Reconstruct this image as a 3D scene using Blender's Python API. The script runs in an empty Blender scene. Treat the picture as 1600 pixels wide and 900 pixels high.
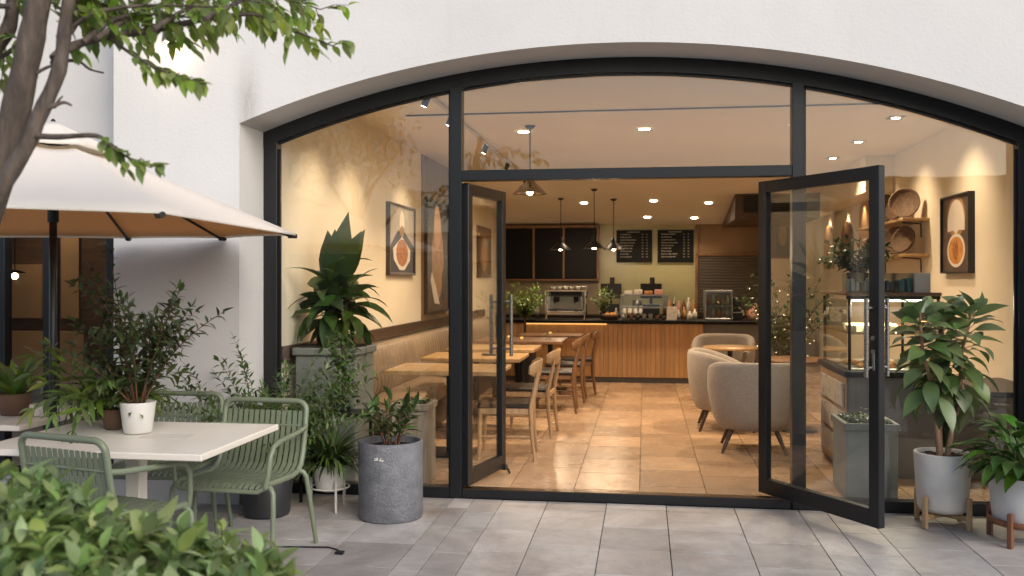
import bpy, math, random
from mathutils import Vector, Matrix
R = math.radians
PI = math.pi
V = Vector
S = bpy.context.scene
COL = S.collection
random.seed(7)

# ------------------------------------------------------------------ mesh helper
class MB:
    def __init__(self):
        self.v = []; self.f = []; self.mi = []; self.sm = []
        self.M = Matrix.Identity(4); self.cur = 0
    def at(self, loc=(0, 0, 0), rz=0, rx=0, ry=0):
        self.M = Matrix.Translation(loc) @ Matrix.Rotation(rz, 4, 'Z') @ Matrix.Rotation(ry, 4, 'Y') @ Matrix.Rotation(rx, 4, 'X')
        return self
    def mat(self, i): self.cur = i; return self
    def add(self, verts, faces, smooth=False):
        o = len(self.v)
        self.v += [self.M @ V(p) for p in verts]
        for f in faces:
            self.f.append([o + i for i in f]); self.mi.append(self.cur); self.sm.append(smooth)
        return self
    def box(self, x0, x1, y0, y1, z0, z1, b=0.0):
        if x1 < x0: x0, x1 = x1, x0
        if y1 < y0: y0, y1 = y1, y0
        if z1 < z0: z0, z1 = z1, z0
        b = min(b, (x1 - x0) * .45, (y1 - y0) * .45, (z1 - z0) * .45)
        X, Y, Z = (x0, x1), (y0, y1), (z0, z1)
        if b <= 0:
            vs = [(X[i], Y[j], Z[k]) for i in (0, 1) for j in (0, 1) for k in (0, 1)]
            return self.add(vs, [(0, 1, 3, 2), (4, 6, 7, 5), (0, 4, 5, 1), (2, 3, 7, 6), (0, 2, 6, 4), (1, 5, 7, 3)])
        vs = []; ix = {}
        for i in (0, 1):
            for j in (0, 1):
                for k in (0, 1):
                    ii, jj, kk = (b, -b)[i], (b, -b)[j], (b, -b)[k]
                    for ax, p in (('x', (X[i], Y[j] + jj, Z[k] + kk)), ('y', (X[i] + ii, Y[j], Z[k] + kk)), ('z', (X[i] + ii, Y[j] + jj, Z[k]))):
                        ix[(i, j, k, ax)] = len(vs); vs.append(p)
        q = lambda *a: [ix[t] for t in a]
        fs = [q((0,0,0,'x'),(0,0,1,'x'),(0,1,1,'x'),(0,1,0,'x')), q((1,0,0,'x'),(1,1,0,'x'),(1,1,1,'x'),(1,0,1,'x')),
              q((0,0,0,'y'),(1,0,0,'y'),(1,0,1,'y'),(0,0,1,'y')), q((0,1,0,'y'),(0,1,1,'y'),(1,1,1,'y'),(1,1,0,'y')),
              q((0,0,0,'z'),(0,1,0,'z'),(1,1,0,'z'),(1,0,0,'z')), q((0,0,1,'z'),(1,0,1,'z'),(1,1,1,'z'),(0,1,1,'z'))]
        for i in (0, 1):
            for j in (0, 1):
                fs.append(q((i,j,0,'x'),(i,j,1,'x'),(i,j,1,'y'),(i,j,0,'y')))
                fs.append(q((i,0,j,'x'),(i,1,j,'x'),(i,1,j,'z'),(i,0,j,'z')))
                fs.append(q((0,i,j,'y'),(1,i,j,'y'),(1,i,j,'z'),(0,i,j,'z')))
                for k in (0, 1): fs.append(q((i,j,k,'x'),(i,j,k,'y'),(i,j,k,'z')))
        return self.add(vs, fs)
    def cbox(self, c, s, b=0.0):
        return self.box(c[0]-s[0]/2, c[0]+s[0]/2, c[1]-s[1]/2, c[1]+s[1]/2, c[2]-s[2]/2, c[2]+s[2]/2, b)
    def tube(self, pts, r, n=8, caps=True, closed=False, flat=1.0):
        P = [V(p) for p in pts]; m = len(P)
        rr = r if isinstance(r, (list, tuple)) else [r] * m
        vs = []; ref = None
        for i in range(m):
            if closed: t = P[(i+1) % m] - P[i-1]
            else: t = P[min(i+1, m-1)] - P[max(i-1, 0)]
            if t.length < 1e-9: t = V((0, 0, 1))
            t.normalize()
            if ref is None:
                ref = V((0, 0, 1)) if abs(t.z) < .9 else V((1, 0, 0))
                ref = (ref - t * ref.dot(t)).normalized()
            else:
                q = ref - t * ref.dot(t)
                ref = q.normalized() if q.length > 1e-6 else t.orthogonal().normalized()
            s = t.cross(ref)
            for k in range(n):
                a = 2*PI*k/n
                vs.append(P[i] + (ref*math.cos(a)*flat + s*math.sin(a)) * rr[i])
        fs = []
        for i in range(m if closed else m-1):
            j = (i+1) % m
            for k in range(n):
                fs.append((i*n+k, i*n+(k+1) % n, j*n+(k+1) % n, j*n+k))
        self.add(vs, fs, True)
        if caps and not closed:
            self.add(vs[:n], [tuple(range(n))[::-1]]); self.add(vs[-n:], [tuple(range(n))])
        return self
    def lathe(self, prof, n=32, c=(0, 0, 0), smooth=True):
        vs = []; fs = []; m = len(prof)
        for (r, z) in prof:
            for k in range(n):
                a = 2*PI*k/n
                vs.append((c[0]+r*math.cos(a), c[1]+r*math.sin(a), c[2]+z))
        for i in range(m-1):
            for k in range(n):
                fs.append((i*n+k, i*n+(k+1) % n, (i+1)*n+(k+1) % n, (i+1)*n+k))
        return self.add(vs, fs, smooth)
    def disc(self, c, r, n=24, up=1):
        vs = [(c[0]+r*math.cos(2*PI*k/n), c[1]+r*math.sin(2*PI*k/n), c[2]) for k in range(n)]
        return self.add(vs, [tuple(range(n)) if up > 0 else tuple(range(n))[::-1]])
    def cyl(self, c, r, h, n=16, r2=None):
        r2 = r if r2 is None else r2
        self.lathe([(r, 0), (r2, h)], n, c)
        self.disc((c[0], c[1], c[2]+h), r2, n, 1); self.disc(c, r, n, -1)
        return self
    def ball(self, c, r, n=10, m=6, sz=1.0):
        pr = [(max(r*math.sin(PI*i/m), 1e-5), -r*sz*math.cos(PI*i/m)) for i in range(m+1)]
        return self.lathe(pr, n, c)
    def prism(self, poly, O, U, W, N, t):
        # poly in (u,w); extruded along N by t from plane at O
        O, U, W, N = V(O), V(U), V(W), V(N)
        a = [O + U*p[0] + W*p[1] for p in poly]; b = [p + N*t for p in a]
        n = len(poly)
        fs = [tuple(range(n)), tuple(range(2*n-1, n-1, -1))]
        for i in range(n): fs.append((i, i+n, (i+1) % n + n, (i+1) % n))
        return self.add(a+b, fs)
    def leaf(self, p, d, n, L, W, droop=.6, fold=.25, prof=None, seg=4):
        prof = prof or (.12, .8, 1., .68, 0.)
        p = V(p); d = V(d).normalized(); n = V(n); n = n - d*n.dot(d)
        n = n.normalized() if n.length > 1e-5 else d.orthogonal().normalized()
        s = d.cross(n); vs = []
        for i in range(seg+1):
            t = i/seg; x = t*(len(prof)-1); k = min(int(x), len(prof)-2); w = (prof[k]*(1-(x-k))+prof[k+1]*(x-k))*W/2
            up = n*(fold*w*1.2)
            vs += [p - s*w + up, V(p), p + s*w + up]
            p = p + d*(L/seg)
            q = Matrix.Rotation(-droop/seg, 3, s); d = q @ d; n = q @ n
        fs = []
        for i in range(seg):
            a = i*3
            fs += [(a, a+1, a+4, a+3), (a+1, a+2, a+5, a+4)]
        return self.add(vs, fs, True)
    def build(self, name, mats, parent=None, world=False, kind=None):
        me = bpy.data.meshes.new(name)
        vs = self.v
        if parent is not None and world:
            inv = wm(parent).inverted(); vs = [inv @ p for p in vs]
        me.from_pydata([tuple(p) for p in vs], [], self.f)
        for m in (mats if isinstance(mats, (list, tuple)) else [mats]): me.materials.append(m)
        me.polygons.foreach_set('material_index', self.mi)
        me.polygons.foreach_set('use_smooth', self.sm)
        me.update()
        o = bpy.data.objects.new(name, me); COL.objects.link(o)
        if parent is not None: o.parent = parent
        if kind: o['kind'] = kind
        return o

def wm(o):
    m = Matrix.Identity(4)
    while o is not None:
        m = (Matrix.Translation(o.location) @ o.rotation_euler.to_matrix().to_4x4()) @ m
        o = o.parent
    return m

def tag(o, label, cat, group=None):
    o['label'] = label; o['category'] = cat
    if group: o['group'] = group
    return o

def thing(name, label, cat, loc=(0, 0, 0), rz=0, group=None):
    o = bpy.data.objects.new(name, None); COL.objects.link(o)
    o.empty_display_size = .2; o.location = loc; o.rotation_euler = (0, 0, rz)
    return tag(o, label, cat, group)

def dup(root, loc, rz, label):
    kids = {}
    for o in COL.objects:
        if o.parent: kids.setdefault(o.parent.name, []).append(o)
    def cp(o, par):
        c = o.copy(); COL.objects.link(c)
        if par is not None: c.parent = par
        for ch in kids.get(o.name, []): cp(ch, c)
        return c
    r = cp(root, None); r.location = loc; r.rotation_euler = (0, 0, rz); r['label'] = label
    return r

# ------------------------------------------------------------------ materials
def newmat(name):
    m = bpy.data.materials.new(name); m.use_nodes = True
    nt = m.node_tree; nt.nodes.clear()
    out = nt.nodes.new('ShaderNodeOutputMaterial')
    return m, nt, out
def c4(c): return (c[0], c[1], c[2], 1)
def mixc(nt, fac, a, b, mode='MIX'):
    n = nt.nodes.new('ShaderNodeMix'); n.data_type = 'RGBA'; n.blend_type = mode
    for sock, val in ((n.inputs[0], fac), (n.inputs[6], a), (n.inputs[7], b)):
        if isinstance(val, (int, float)): sock.default_value = val
        elif isinstance(val, (tuple, list)): sock.default_value = c4(val)
        else: nt.links.new(val, sock)
    return n.outputs[2]
def math_(nt, op, a, b=0.0, c=None):
    n = nt.nodes.new('ShaderNodeMath'); n.operation = op
    for i, val in enumerate((a, b) if c is None else (a, b, c)):
        if isinstance(val, (int, float)): n.inputs[i].default_value = val
        else: nt.links.new(val, n.inputs[i])
    return n.outputs[0]
def coord(nt, scale=(1, 1, 1)):
    t = nt.nodes.new('ShaderNodeTexCoord'); mp = nt.nodes.new('ShaderNodeMapping')
    mp.inputs['Scale'].default_value = scale
    nt.links.new(t.outputs['Object'], mp.inputs['Vector']); return mp.outputs[0]
def noise(nt, vec, scale, detail=4, rough=.55, dist=0):
    n = nt.nodes.new('ShaderNodeTexNoise'); n.inputs['Scale'].default_value = scale
    n.inputs['Detail'].default_value = detail; n.inputs['Roughness'].default_value = rough; n.inputs['Distortion'].default_value = dist
    nt.links.new(vec, n.inputs['Vector']); return n.outputs[0]
def rampf(nt, fac, lo, hi):
    n = nt.nodes.new('ShaderNodeMapRange'); n.inputs[1].default_value = lo; n.inputs[2].default_value = hi
    nt.links.new(fac, n.inputs[0]); return n.outputs[0]
def pmat(name, col, rough=.5, metal=0., col2=None, scale=4., stretch=(1, 1, 1), lo=.35, hi=.65, bump=0., bscale=60., bstretch=None,
         island=0., spec=.5, coat=0., translucent=0., tcol=None, rvar=0., detail=4, extra=None, sheen=0., hvar=0.):
    m, nt, out = newmat(name)
    b = nt.nodes.new('ShaderNodeBsdfPrincipled')
    b.inputs['Roughness'].default_value = rough; b.inputs['Metallic'].default_value = metal
    b.inputs['Specular IOR Level'].default_value = spec; b.inputs['Coat Weight'].default_value = coat
    b.inputs['Sheen Weight'].default_value = sheen
    vec = coord(nt, stretch)
    c = None; nz = None
    if col2 is not None:
        nz = noise(nt, vec, scale, detail)
        c = mixc(nt, rampf(nt, nz, lo, hi), col, col2)
    if extra: c = extra(nt, c if c is not None else col)
    if island:
        g = nt.nodes.new('ShaderNodeNewGeometry'); h = nt.nodes.new('ShaderNodeHueSaturation')
        v = math_(nt, 'MULTIPLY_ADD', g.outputs['Random Per Island'], 2*island, 1-island)
        nt.links.new(v, h.inputs['Value'])
        if hvar:
            f2 = math_(nt, 'FRACT', math_(nt, 'MULTIPLY', g.outputs['Random Per Island'], 37.7)); nt.links.new(math_(nt, 'MULTIPLY_ADD', f2, 2*hvar, .5-hvar*1.25), h.inputs['Hue'])
            f3 = math_(nt, 'FRACT', math_(nt, 'MULTIPLY', g.outputs['Random Per Island'], 91.3)); nt.links.new(math_(nt, 'MULTIPLY_ADD', f3, .4, .75), h.inputs['Saturation'])
        if c is None: h.inputs['Color'].default_value = c4(col)
        else: nt.links.new(c, h.inputs['Color'])
        c = h.outputs[0]
    if c is None: b.inputs['Base Color'].default_value = c4(col)
    else: nt.links.new(c, b.inputs['Base Color'])
    if rvar:
        n2 = noise(nt, vec, scale*2.3, 5)
        nt.links.new(math_(nt, 'MULTIPLY_ADD', n2, 2*rvar, rough-rvar), b.inputs['Roughness'])
    if bump:
        bv = coord(nt, bstretch or (1, 1, 1)); bn = noise(nt, bv, bscale, 5, .6)
        bp = nt.nodes.new('ShaderNodeBump'); bp.inputs['Strength'].default_value = bump; bp.inputs['Distance'].default_value = .01
        nt.links.new(bn, bp.inputs['Height']); nt.links.new(bp.outputs[0], b.inputs['Normal'])
    if translucent:
        t = nt.nodes.new('ShaderNodeBsdfTranslucent')
        if tcol is not None: t.inputs[0].default_value = c4(tcol)
        elif c is not None: nt.links.new(c, t.inputs[0])
        else: t.inputs[0].default_value = c4(col)
        mx = nt.nodes.new('ShaderNodeMixShader'); mx.inputs[0].default_value = translucent
        nt.links.new(b.outputs[0], mx.inputs[1]); nt.links.new(t.outputs[0], mx.inputs[2]); nt.links.new(mx.outputs[0], out.inputs[0])
    else: nt.links.new(b.outputs[0], out.inputs[0])
    return m
def emat(name, col, strength):
    m, nt, out = newmat(name); e = nt.nodes.new('ShaderNodeEmission')
    e.inputs[0].default_value = c4(col); e.inputs[1].default_value = strength
    nt.links.new(e.outputs[0], out.inputs[0]); return m
def glassmat(name, tint=(.97, .98, .97), f0=.04, rough=.0, smudge=0.):
    m, nt, out = newmat(name)
    lw = nt.nodes.new('ShaderNodeLayerWeight'); lw.inputs[0].default_value = .5
    fac = math_(nt, 'MULTIPLY_ADD', math_(nt, 'POWER', lw.outputs['Facing'], 5.0), 1-f0, f0)
    tr = nt.nodes.new('ShaderNodeBsdfTransparent'); tr.inputs[0].default_value = c4(tint)
    gl = nt.nodes.new('ShaderNodeBsdfGlossy'); gl.inputs['Roughness'].default_value = rough
    if smudge:
        n = noise(nt, coord(nt), 1.6, 3); bp = nt.nodes.new('ShaderNodeBump'); bp.inputs['Strength'].default_value = smudge; bp.inputs['Distance'].default_value = .02
        nt.links.new(n, bp.inputs['Height']); nt.links.new(bp.outputs[0], gl.inputs['Normal'])
    mx = nt.nodes.new('ShaderNodeMixShader'); nt.links.new(fac, mx.inputs[0])
    nt.links.new(tr.outputs[0], mx.inputs[1]); nt.links.new(gl.outputs[0], mx.inputs[2]); nt.links.new(mx.outputs[0], out.inputs[0])
    return m

def stucco_stain(nt, c):
    # soot streak that has dried on the wall beside the springing of the arch, faint runs under the parapet
    t = nt.nodes.new('ShaderNodeTexCoord'); sp = nt.nodes.new('ShaderNodeSeparateXYZ'); nt.links.new(t.outputs['Object'], sp.inputs[0])
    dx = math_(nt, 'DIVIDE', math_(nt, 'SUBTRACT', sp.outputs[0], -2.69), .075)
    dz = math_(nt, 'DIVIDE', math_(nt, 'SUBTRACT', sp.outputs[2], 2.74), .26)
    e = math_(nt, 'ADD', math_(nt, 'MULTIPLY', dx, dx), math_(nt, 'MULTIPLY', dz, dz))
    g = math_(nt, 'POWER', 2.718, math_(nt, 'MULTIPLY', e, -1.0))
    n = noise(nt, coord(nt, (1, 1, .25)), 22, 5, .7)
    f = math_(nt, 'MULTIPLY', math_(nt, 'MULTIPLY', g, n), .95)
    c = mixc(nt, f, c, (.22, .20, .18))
    n2 = rampf(nt, noise(nt, coord(nt, (1, 1, .1)), 5, 7, .68), .54, .8)
    c = mixc(nt, math_(nt, 'MULTIPLY', n2, .26), c, (.46, .45, .43))
    n4 = rampf(nt, noise(nt, coord(nt, (1, 1, 1)), .9, 5, .6, .4), .5, .72)
    c = mixc(nt, math_(nt, 'MULTIPLY', n4, .3), c, (.54, .535, .53))
    vo = nt.nodes.new('ShaderNodeTexVoronoi'); vo.feature = 'DISTANCE_TO_EDGE'; vo.inputs['Scale'].default_value = .55
    dn = nt.nodes.new('ShaderNodeVectorMath'); dn.operation = 'ADD'; nt.links.new(coord(nt), dn.inputs[0])
    wn = nt.nodes.new('ShaderNodeTexNoise'); wn.inputs['Scale'].default_value = 3; wn.inputs['Detail'].default_value = 6; nt.links.new(coord(nt), wn.inputs['Vector'])
    sv = nt.nodes.new('ShaderNodeVectorMath'); sv.operation = 'SCALE'; sv.inputs[3].default_value = .35; nt.links.new(wn.outputs[1], sv.inputs[0]); nt.links.new(sv.outputs[0], dn.inputs[1])
    nt.links.new(dn.outputs[0], vo.inputs['Vector'])
    ck = rampf(nt, vo.outputs['Distance'], .0022, .0004)
    brk = rampf(nt, noise(nt, coord(nt), 1.1, 3), .52, .6)
    return mixc(nt, math_(nt, 'MULTIPLY', math_(nt, 'MULTIPLY', ck, brk), .18), c, (.42, .41, .40))
STUCCO = pmat('stucco', (.60, .603, .608), .85, col2=(.565, .568, .574), scale=1.3, bump=.22, bscale=48, extra=stucco_stain, detail=6)
BLACK = pmat('black_aluminium', (.009, .0095, .011), .34, .0, spec=.45, rvar=.06, scale=9)
FRAMEB = pmat('anodised_frame', (.0085, .0095, .0115), .36, .0, spec=.42, rvar=.1, scale=7, bump=.04, bscale=180)
STEEL = pmat('brushed_steel', (.35, .34, .33), .28, 1.0, rvar=.08, scale=20, stretch=(1, 1, 8))
CHROME = pmat('polished_chrome', (.7, .68, .65), .12, 1.0)
PENDCHR = pmat('smoked_chrome', (.3, .29, .28), .16, 1.0)
DARKMET = pmat('dark_metal', (.02, .019, .018), .4, .6)
GLASS = glassmat('window_glass', (.975, .98, .97), .052, 0, .03)
THINGLASS = glassmat('case_glass', (.95, .97, .95), .05)
PLEXI = glassmat('acrylic', (.88, .9, .9), .06, .05)
CREAM = pmat('cream_paint', (.78, .71, .57), .75, col2=(.74, .665, .525), scale=1.2, bump=.08, bscale=120)
CEIL = pmat('ceiling_paint', (.80, .75, .66), .7, col2=(.77, .71, .62), scale=.8)
BROWNWALL = pmat('brown_panel', (.26, .165, .085), .6, col2=(.2, .125, .065), scale=2, stretch=(1, 6, .6))
DARKWOOD = pmat('dark_wood', (.075, .042, .024), .4, col2=(.045, .026, .016), scale=6, stretch=(1, 1, 8), rvar=.08)
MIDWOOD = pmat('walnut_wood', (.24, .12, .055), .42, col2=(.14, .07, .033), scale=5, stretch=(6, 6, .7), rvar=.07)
OAK = pmat('oak_wood', (.52, .33, .15), .4, col2=(.38, .23, .1), scale=6, stretch=(8, 1.2, 1.2), rvar=.07)
LEGOAK = pmat('oak_leg_wood', (.46, .30, .16), .45, col2=(.34, .21, .11), scale=7, stretch=(6, 6, .6))
PALEWOOD = pmat('pale_stand_wood', (.50, .33, .17), .5, col2=(.36, .22, .11), scale=9, stretch=(5, 5, .6))
TEAK = pmat('reddish_stand_wood', (.24, .095, .045), .45, col2=(.15, .06, .03), scale=9, stretch=(5, 5, .6))
SLAT = pmat('counter_wood', (.58, .345, .155), .45, col2=(.46, .265, .115), scale=5, stretch=(8, 8, .5), island=.1)
LEATHER = pmat('tan_leather', (.29, .21, .14), .42, col2=(.23, .165, .11), scale=3, bump=.1, bscale=160, rvar=.06)
BLKLEATHER = pmat('black_seat_leather', (.02, .018, .017), .35, bump=.08, bscale=200)
FABRIC = pmat('grey_beige_boucle', (.36, .315, .265), .9, col2=(.295, .255, .215), scale=85, lo=.4, hi=.6, bump=.6, bscale=150, sheen=.3)
def floor_extra(nt, c):
    n = rampf(nt, noise(nt, coord(nt, (1, 1, 1)), 1.7, 6, .6, .6), .35, .75)
    return mixc(nt, math_(nt, 'MULTIPLY', n, .5), c, (.30, .215, .15))
FLOORT = pmat('terracotta_beige_tile', (.53, .36, .225), .26, col2=(.42, .275, .165), scale=2.4, island=.26, rvar=.1, extra=floor_extra, bump=.05, bscale=30)
GROUT = pmat('tile_grout', (.17, .125, .09), .9)
def pave_extra(nt, c):
    g = nt.nodes.new('ShaderNodeNewGeometry')
    tint = nt.nodes.new('ShaderNodeValToRGB'); cr_ = tint.color_ramp
    cr_.elements[0].color = (.48, .46, .45, 1); cr_.elements[1].color = (.36, .36, .37, 1)
    e = cr_.elements.new(.35); e.color = (.43, .40, .385, 1)
    e = cr_.elements.new(.65); e.color = (.57, .56, .555, 1)
    sc = math_(nt, 'FRACT', math_(nt, 'MULTIPLY', g.outputs['Random Per Island'], 17.3)); nt.links.new(sc, tint.inputs[0])
    c = mixc(nt, .7, c, tint.outputs[0])
    n = rampf(nt, noise(nt, coord(nt), 1.7, 8, .7, .6), .40, .66)
    c = mixc(nt, math_(nt, 'MULTIPLY', n, .8), c, (.22, .20, .19))
    n3 = rampf(nt, noise(nt, coord(nt, (1, 1, 1)), 9, 6, .7, .3), .45, .75)
    c = mixc(nt, math_(nt, 'MULTIPLY', n3, .5), c, (.29, .27, .255))
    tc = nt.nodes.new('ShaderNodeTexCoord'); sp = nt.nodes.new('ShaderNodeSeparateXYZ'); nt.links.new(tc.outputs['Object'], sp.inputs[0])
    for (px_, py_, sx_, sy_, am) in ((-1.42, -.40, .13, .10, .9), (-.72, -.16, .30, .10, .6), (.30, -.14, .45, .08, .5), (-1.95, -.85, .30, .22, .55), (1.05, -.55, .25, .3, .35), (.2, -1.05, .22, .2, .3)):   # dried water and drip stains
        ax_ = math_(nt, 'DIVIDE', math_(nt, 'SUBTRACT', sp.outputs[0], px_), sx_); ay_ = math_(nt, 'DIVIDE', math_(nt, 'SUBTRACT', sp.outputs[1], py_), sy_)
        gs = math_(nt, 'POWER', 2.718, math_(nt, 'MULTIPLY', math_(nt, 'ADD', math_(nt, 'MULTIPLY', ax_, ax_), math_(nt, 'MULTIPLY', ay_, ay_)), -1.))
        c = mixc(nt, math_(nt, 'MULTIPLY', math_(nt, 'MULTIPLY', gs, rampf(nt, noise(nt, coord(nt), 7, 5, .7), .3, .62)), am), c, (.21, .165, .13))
    n2 = rampf(nt, noise(nt, coord(nt), 85, 3, .6), .52, .72)
    return mixc(nt, math_(nt, 'MULTIPLY', n2, .30), c, (.25, .24, .235))
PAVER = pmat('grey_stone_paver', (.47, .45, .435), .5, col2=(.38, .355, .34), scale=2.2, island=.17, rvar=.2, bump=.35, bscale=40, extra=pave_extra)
JOINT = pmat('paver_joint', (.05, .045, .04), .95, col2=(.08, .072, .065), scale=30)
ASPH = pmat('courtyard_ground', (.22, .21, .2), .9, col2=(.17, .165, .16), scale=3)
GREENM = pmat('sage_green_powder_coat', (.165, .20, .14), .38, spec=.5, rvar=.05, scale=12, bump=.03, bscale=300)
TABLETOP = pmat('white_table_top', (.80, .765, .70), .38, col2=(.74, .70, .63), scale=3, rvar=.06)
CANVAS = pmat('cream_canvas', (.90, .885, .86), .85, bump=.5, bscale=7, bstretch=(1, 1, 2.5), translucent=.38, tcol=(.95, .84, .66))
BACKLIT = pmat('backlit_tan', (.90, .68, .42), .85, bump=.1, bscale=350, translucent=.65, tcol=(.95, .70, .42))  # tan of daylight coming through the canvas, put into the colour
CONCRETE = pmat('grey_concrete', (.68, .65, .59), .8, col2=(.54, .515, .47), scale=4, bump=.2, bscale=60, detail=7)
WHITEPOT = pmat('white_ceramic', (.66, .65, .63), .5, col2=(.55, .54, .52), scale=4, bump=.06, bscale=60)
def pot_chips(nt, c):
    n = rampf(nt, noise(nt, coord(nt), 60, 3, .5), .66, .74)
    return mixc(nt, math_(nt, 'MULTIPLY', n, .4), c, (.4, .41, .43))
STONEPOT = pmat('blue_grey_stone_pot', (.185, .195, .22), .42, col2=(.12, .128, .148), scale=14, bump=1., bscale=60, extra=pot_chips, rvar=.1)
DARKPOT = pmat('charcoal_pot', (.03, .032, .036), .5, bump=.1, bscale=50)
GREYPLANTER = pmat('grey_green_fibre_planter', (.22, .235, .215), .6, col2=(.17, .185, .17), scale=3, bump=.1, bscale=60)
TERRA = pmat('brown_clay', (.14, .075, .045), .75, col2=(.09, .05, .032), scale=8, bump=.2, bscale=50)
SOIL = pmat('soil', (.03, .02, .014), .95, col2=(.012, .009, .007), scale=40, bump=1, bscale=60)
BARKCHIP = pmat('bark_chips', (.11, .05, .028), .85, col2=(.03, .016, .01), scale=25, island=.5, bump=.4, bscale=60)
BARK = pmat('grey_brown_bark', (.125, .096, .077), .85, col2=(.045, .034, .028), scale=11, stretch=(3, 3, .6), lo=.3, hi=.7, bump=1., bscale=26, bstretch=(3, 3, .8), detail=8)
TWIG = pmat('brown_twig', (.075, .05, .034), .8)
STEMRED = pmat('reddish_stem', (.11, .05, .03), .7)
STEMGREEN = pmat('green_stem', (.09, .13, .03), .6)
STEMWOOD = pmat('tan_stem', (.3, .19, .11), .75, col2=(.2, .12, .07), scale=20, stretch=(1, 1, .3))
def leafm(name, a, b, rough=.42, tr=.25, isl=.35): return pmat(name, a, rough, col2=b, scale=3.5, island=isl, translucent=tr, spec=.45, hvar=.028)
LF_TREE = leafm('tree_leaf', (.29, .40, .09), (.18, .28, .055), .42, .55, .4)
LF_HEDGE = leafm('hedge_leaf', (.31, .42, .15), (.17, .27, .08), .34, .4, .45)
LF_DARK = leafm('dark_small_leaf', (.055, .088, .03), (.032, .054, .02), .4, .2)
LF_FERN = leafm('fern_leaf', (.14, .21, .045), (.08, .13, .03), .5, .3)
LF_STRAP = leafm('strap_leaf', (.16, .27, .05), (.1, .18, .03), .35, .3)
LF_MID = leafm('mid_green_leaf', (.075, .135, .032), (.042, .08, .02), .36, .22)
LF_BIG = leafm('broad_leaf', (.13, .20, .07), (.08, .135, .048), .3, .26, .28)
LF_LILY = leafm('lily_leaf', (.085, .18, .035), (.045, .105, .022), .28, .22)
LF_IN = leafm('indoor_leaf', (.075, .14, .03), (.04, .08, .018), .33, .28, .45)
BLACKPANEL = pmat('black_glass_panel', (.006, .006, .006), .4, spec=.12)
MENU = pmat('menu_board', (.007, .007, .007), .5, spec=.15)
CHALK = pmat('chalk_lettering', (.26, .25, .22), .8)
OLIVE = pmat('olive_wall', (.39, .365, .20), .28, col2=(.34, .315, .17), scale=2)
SHUTTER = pmat('shutter_slats', (.10, .085, .07), .45, .3)
WARMLAMP = emat('lamp_face', (1., .80, .55), 28.)
BULB = emat('bulb', (1., .74, .42), 40.)
LEDW = emat('led_strip_white', (1., .93, .78), 3.5)
LEDO = emat('led_strip_amber', (1., .5, .14), 1.1)
WHITEP = pmat('white_card', (.6, .57, .52), .6)
PAPER = pmat('newsprint', (.62, .57, .5), .8, col2=(.3, .27, .24), scale=22, lo=.5, hi=.7)
PASTRY = pmat('baked_crust', (.55, .27, .07), .55, col2=(.34, .14, .035), scale=12, bump=.4, bscale=50)
PASTRYD = pmat('dark_crust', (.16, .06, .025), .5, col2=(.08, .03, .015), scale=14, bump=.4, bscale=50)
CREAMCAKE = pmat('cream_icing', (.72, .6, .4), .5)
WICKER = pmat('woven_cane', (.16, .092, .045), .75, col2=(.07, .04, .02), scale=30, stretch=(1, 6, 1), bump=.8, bscale=60)
BOARDL = pmat('pale_board', (.5, .3, .14), .5, col2=(.36, .2, .09), scale=4, stretch=(1, 6, .6))
BOARDD = pmat('brown_board', (.2, .105, .045), .5, col2=(.11, .055, .025), scale=4, stretch=(1, 6, .6))
PINK = pmat('dusty_pink', (.5, .25, .2), .7)
TOEKICK = pmat('grey_plinth', (.13, .125, .12), .5)
COUNTERBASE = pmat('graphite_cabinet', (.15, .14, .13), .45, col2=(.125, .117, .11), scale=3)
BACKSPLASH = pmat('taupe_tile', (.22, .17, .125), .3)

# ------------------------------------------------------------------ setting: ground, paving, floor
g = MB(); g.box(-120, 120, -160, 120, -.4, -.06); g.build('ground', ASPH, kind='structure')
jb = MB(); jb.box(-9, 9, -11, .0, -.06, -.016); jb.build('paving_bed', JOINT, kind='structure')
pv = MB()
xs = [-1.333, -1.185, -.98, -.665, -.258, .146, .60, 1.02, 1.197]
lefts = [-1.333]
while lefts[-1] > -8.5: lefts.append(lefts[-1] - .43)
rights = [1.197, 1.43]
while rights[-1] < 8.5: rights.append(rights[-1] + .43)
xs = sorted(set(lefts + xs + rights))
for i in range(len(xs)-1):
    y = .0 - random.uniform(.08, .4); y1 = -.0
    while y1 > -10.8:
        gp = .0024
        dz = random.uniform(-.0012, .0012)
        pv.box(xs[i]+gp, xs[i+1]-gp, y+gp*2.2, y1-gp*2.2, -.03, dz, .0012)
        y1 = y; y = y1 - .46
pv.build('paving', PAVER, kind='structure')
fb = MB(); fb.box(-2.71, 3.07, .1, 11.1, -.06, .022); fb.build('cafe_floor_bed', GROUT, kind='structure')
ft = MB()
fx = [-.504 + .47*k for k in range(-5, 9)]
for i in range(len(fx)-1):
    y = .1 + (.18 if i % 2 else .35)
    y0 = .1
    while y0 < 11.0:
        x0, x1 = max(fx[i], -2.7), min(fx[i+1], 3.06)
        if x1 - x0 > .02: ft.box(x0+.003, x1-.003, y0+.005, min(y, 11.0)-.005, .0, .03+random.uniform(-.0004, .0004), .001)
        y0 = y; y += .58
ft.build('cafe_floor', FLOORT, kind='structure')

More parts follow.
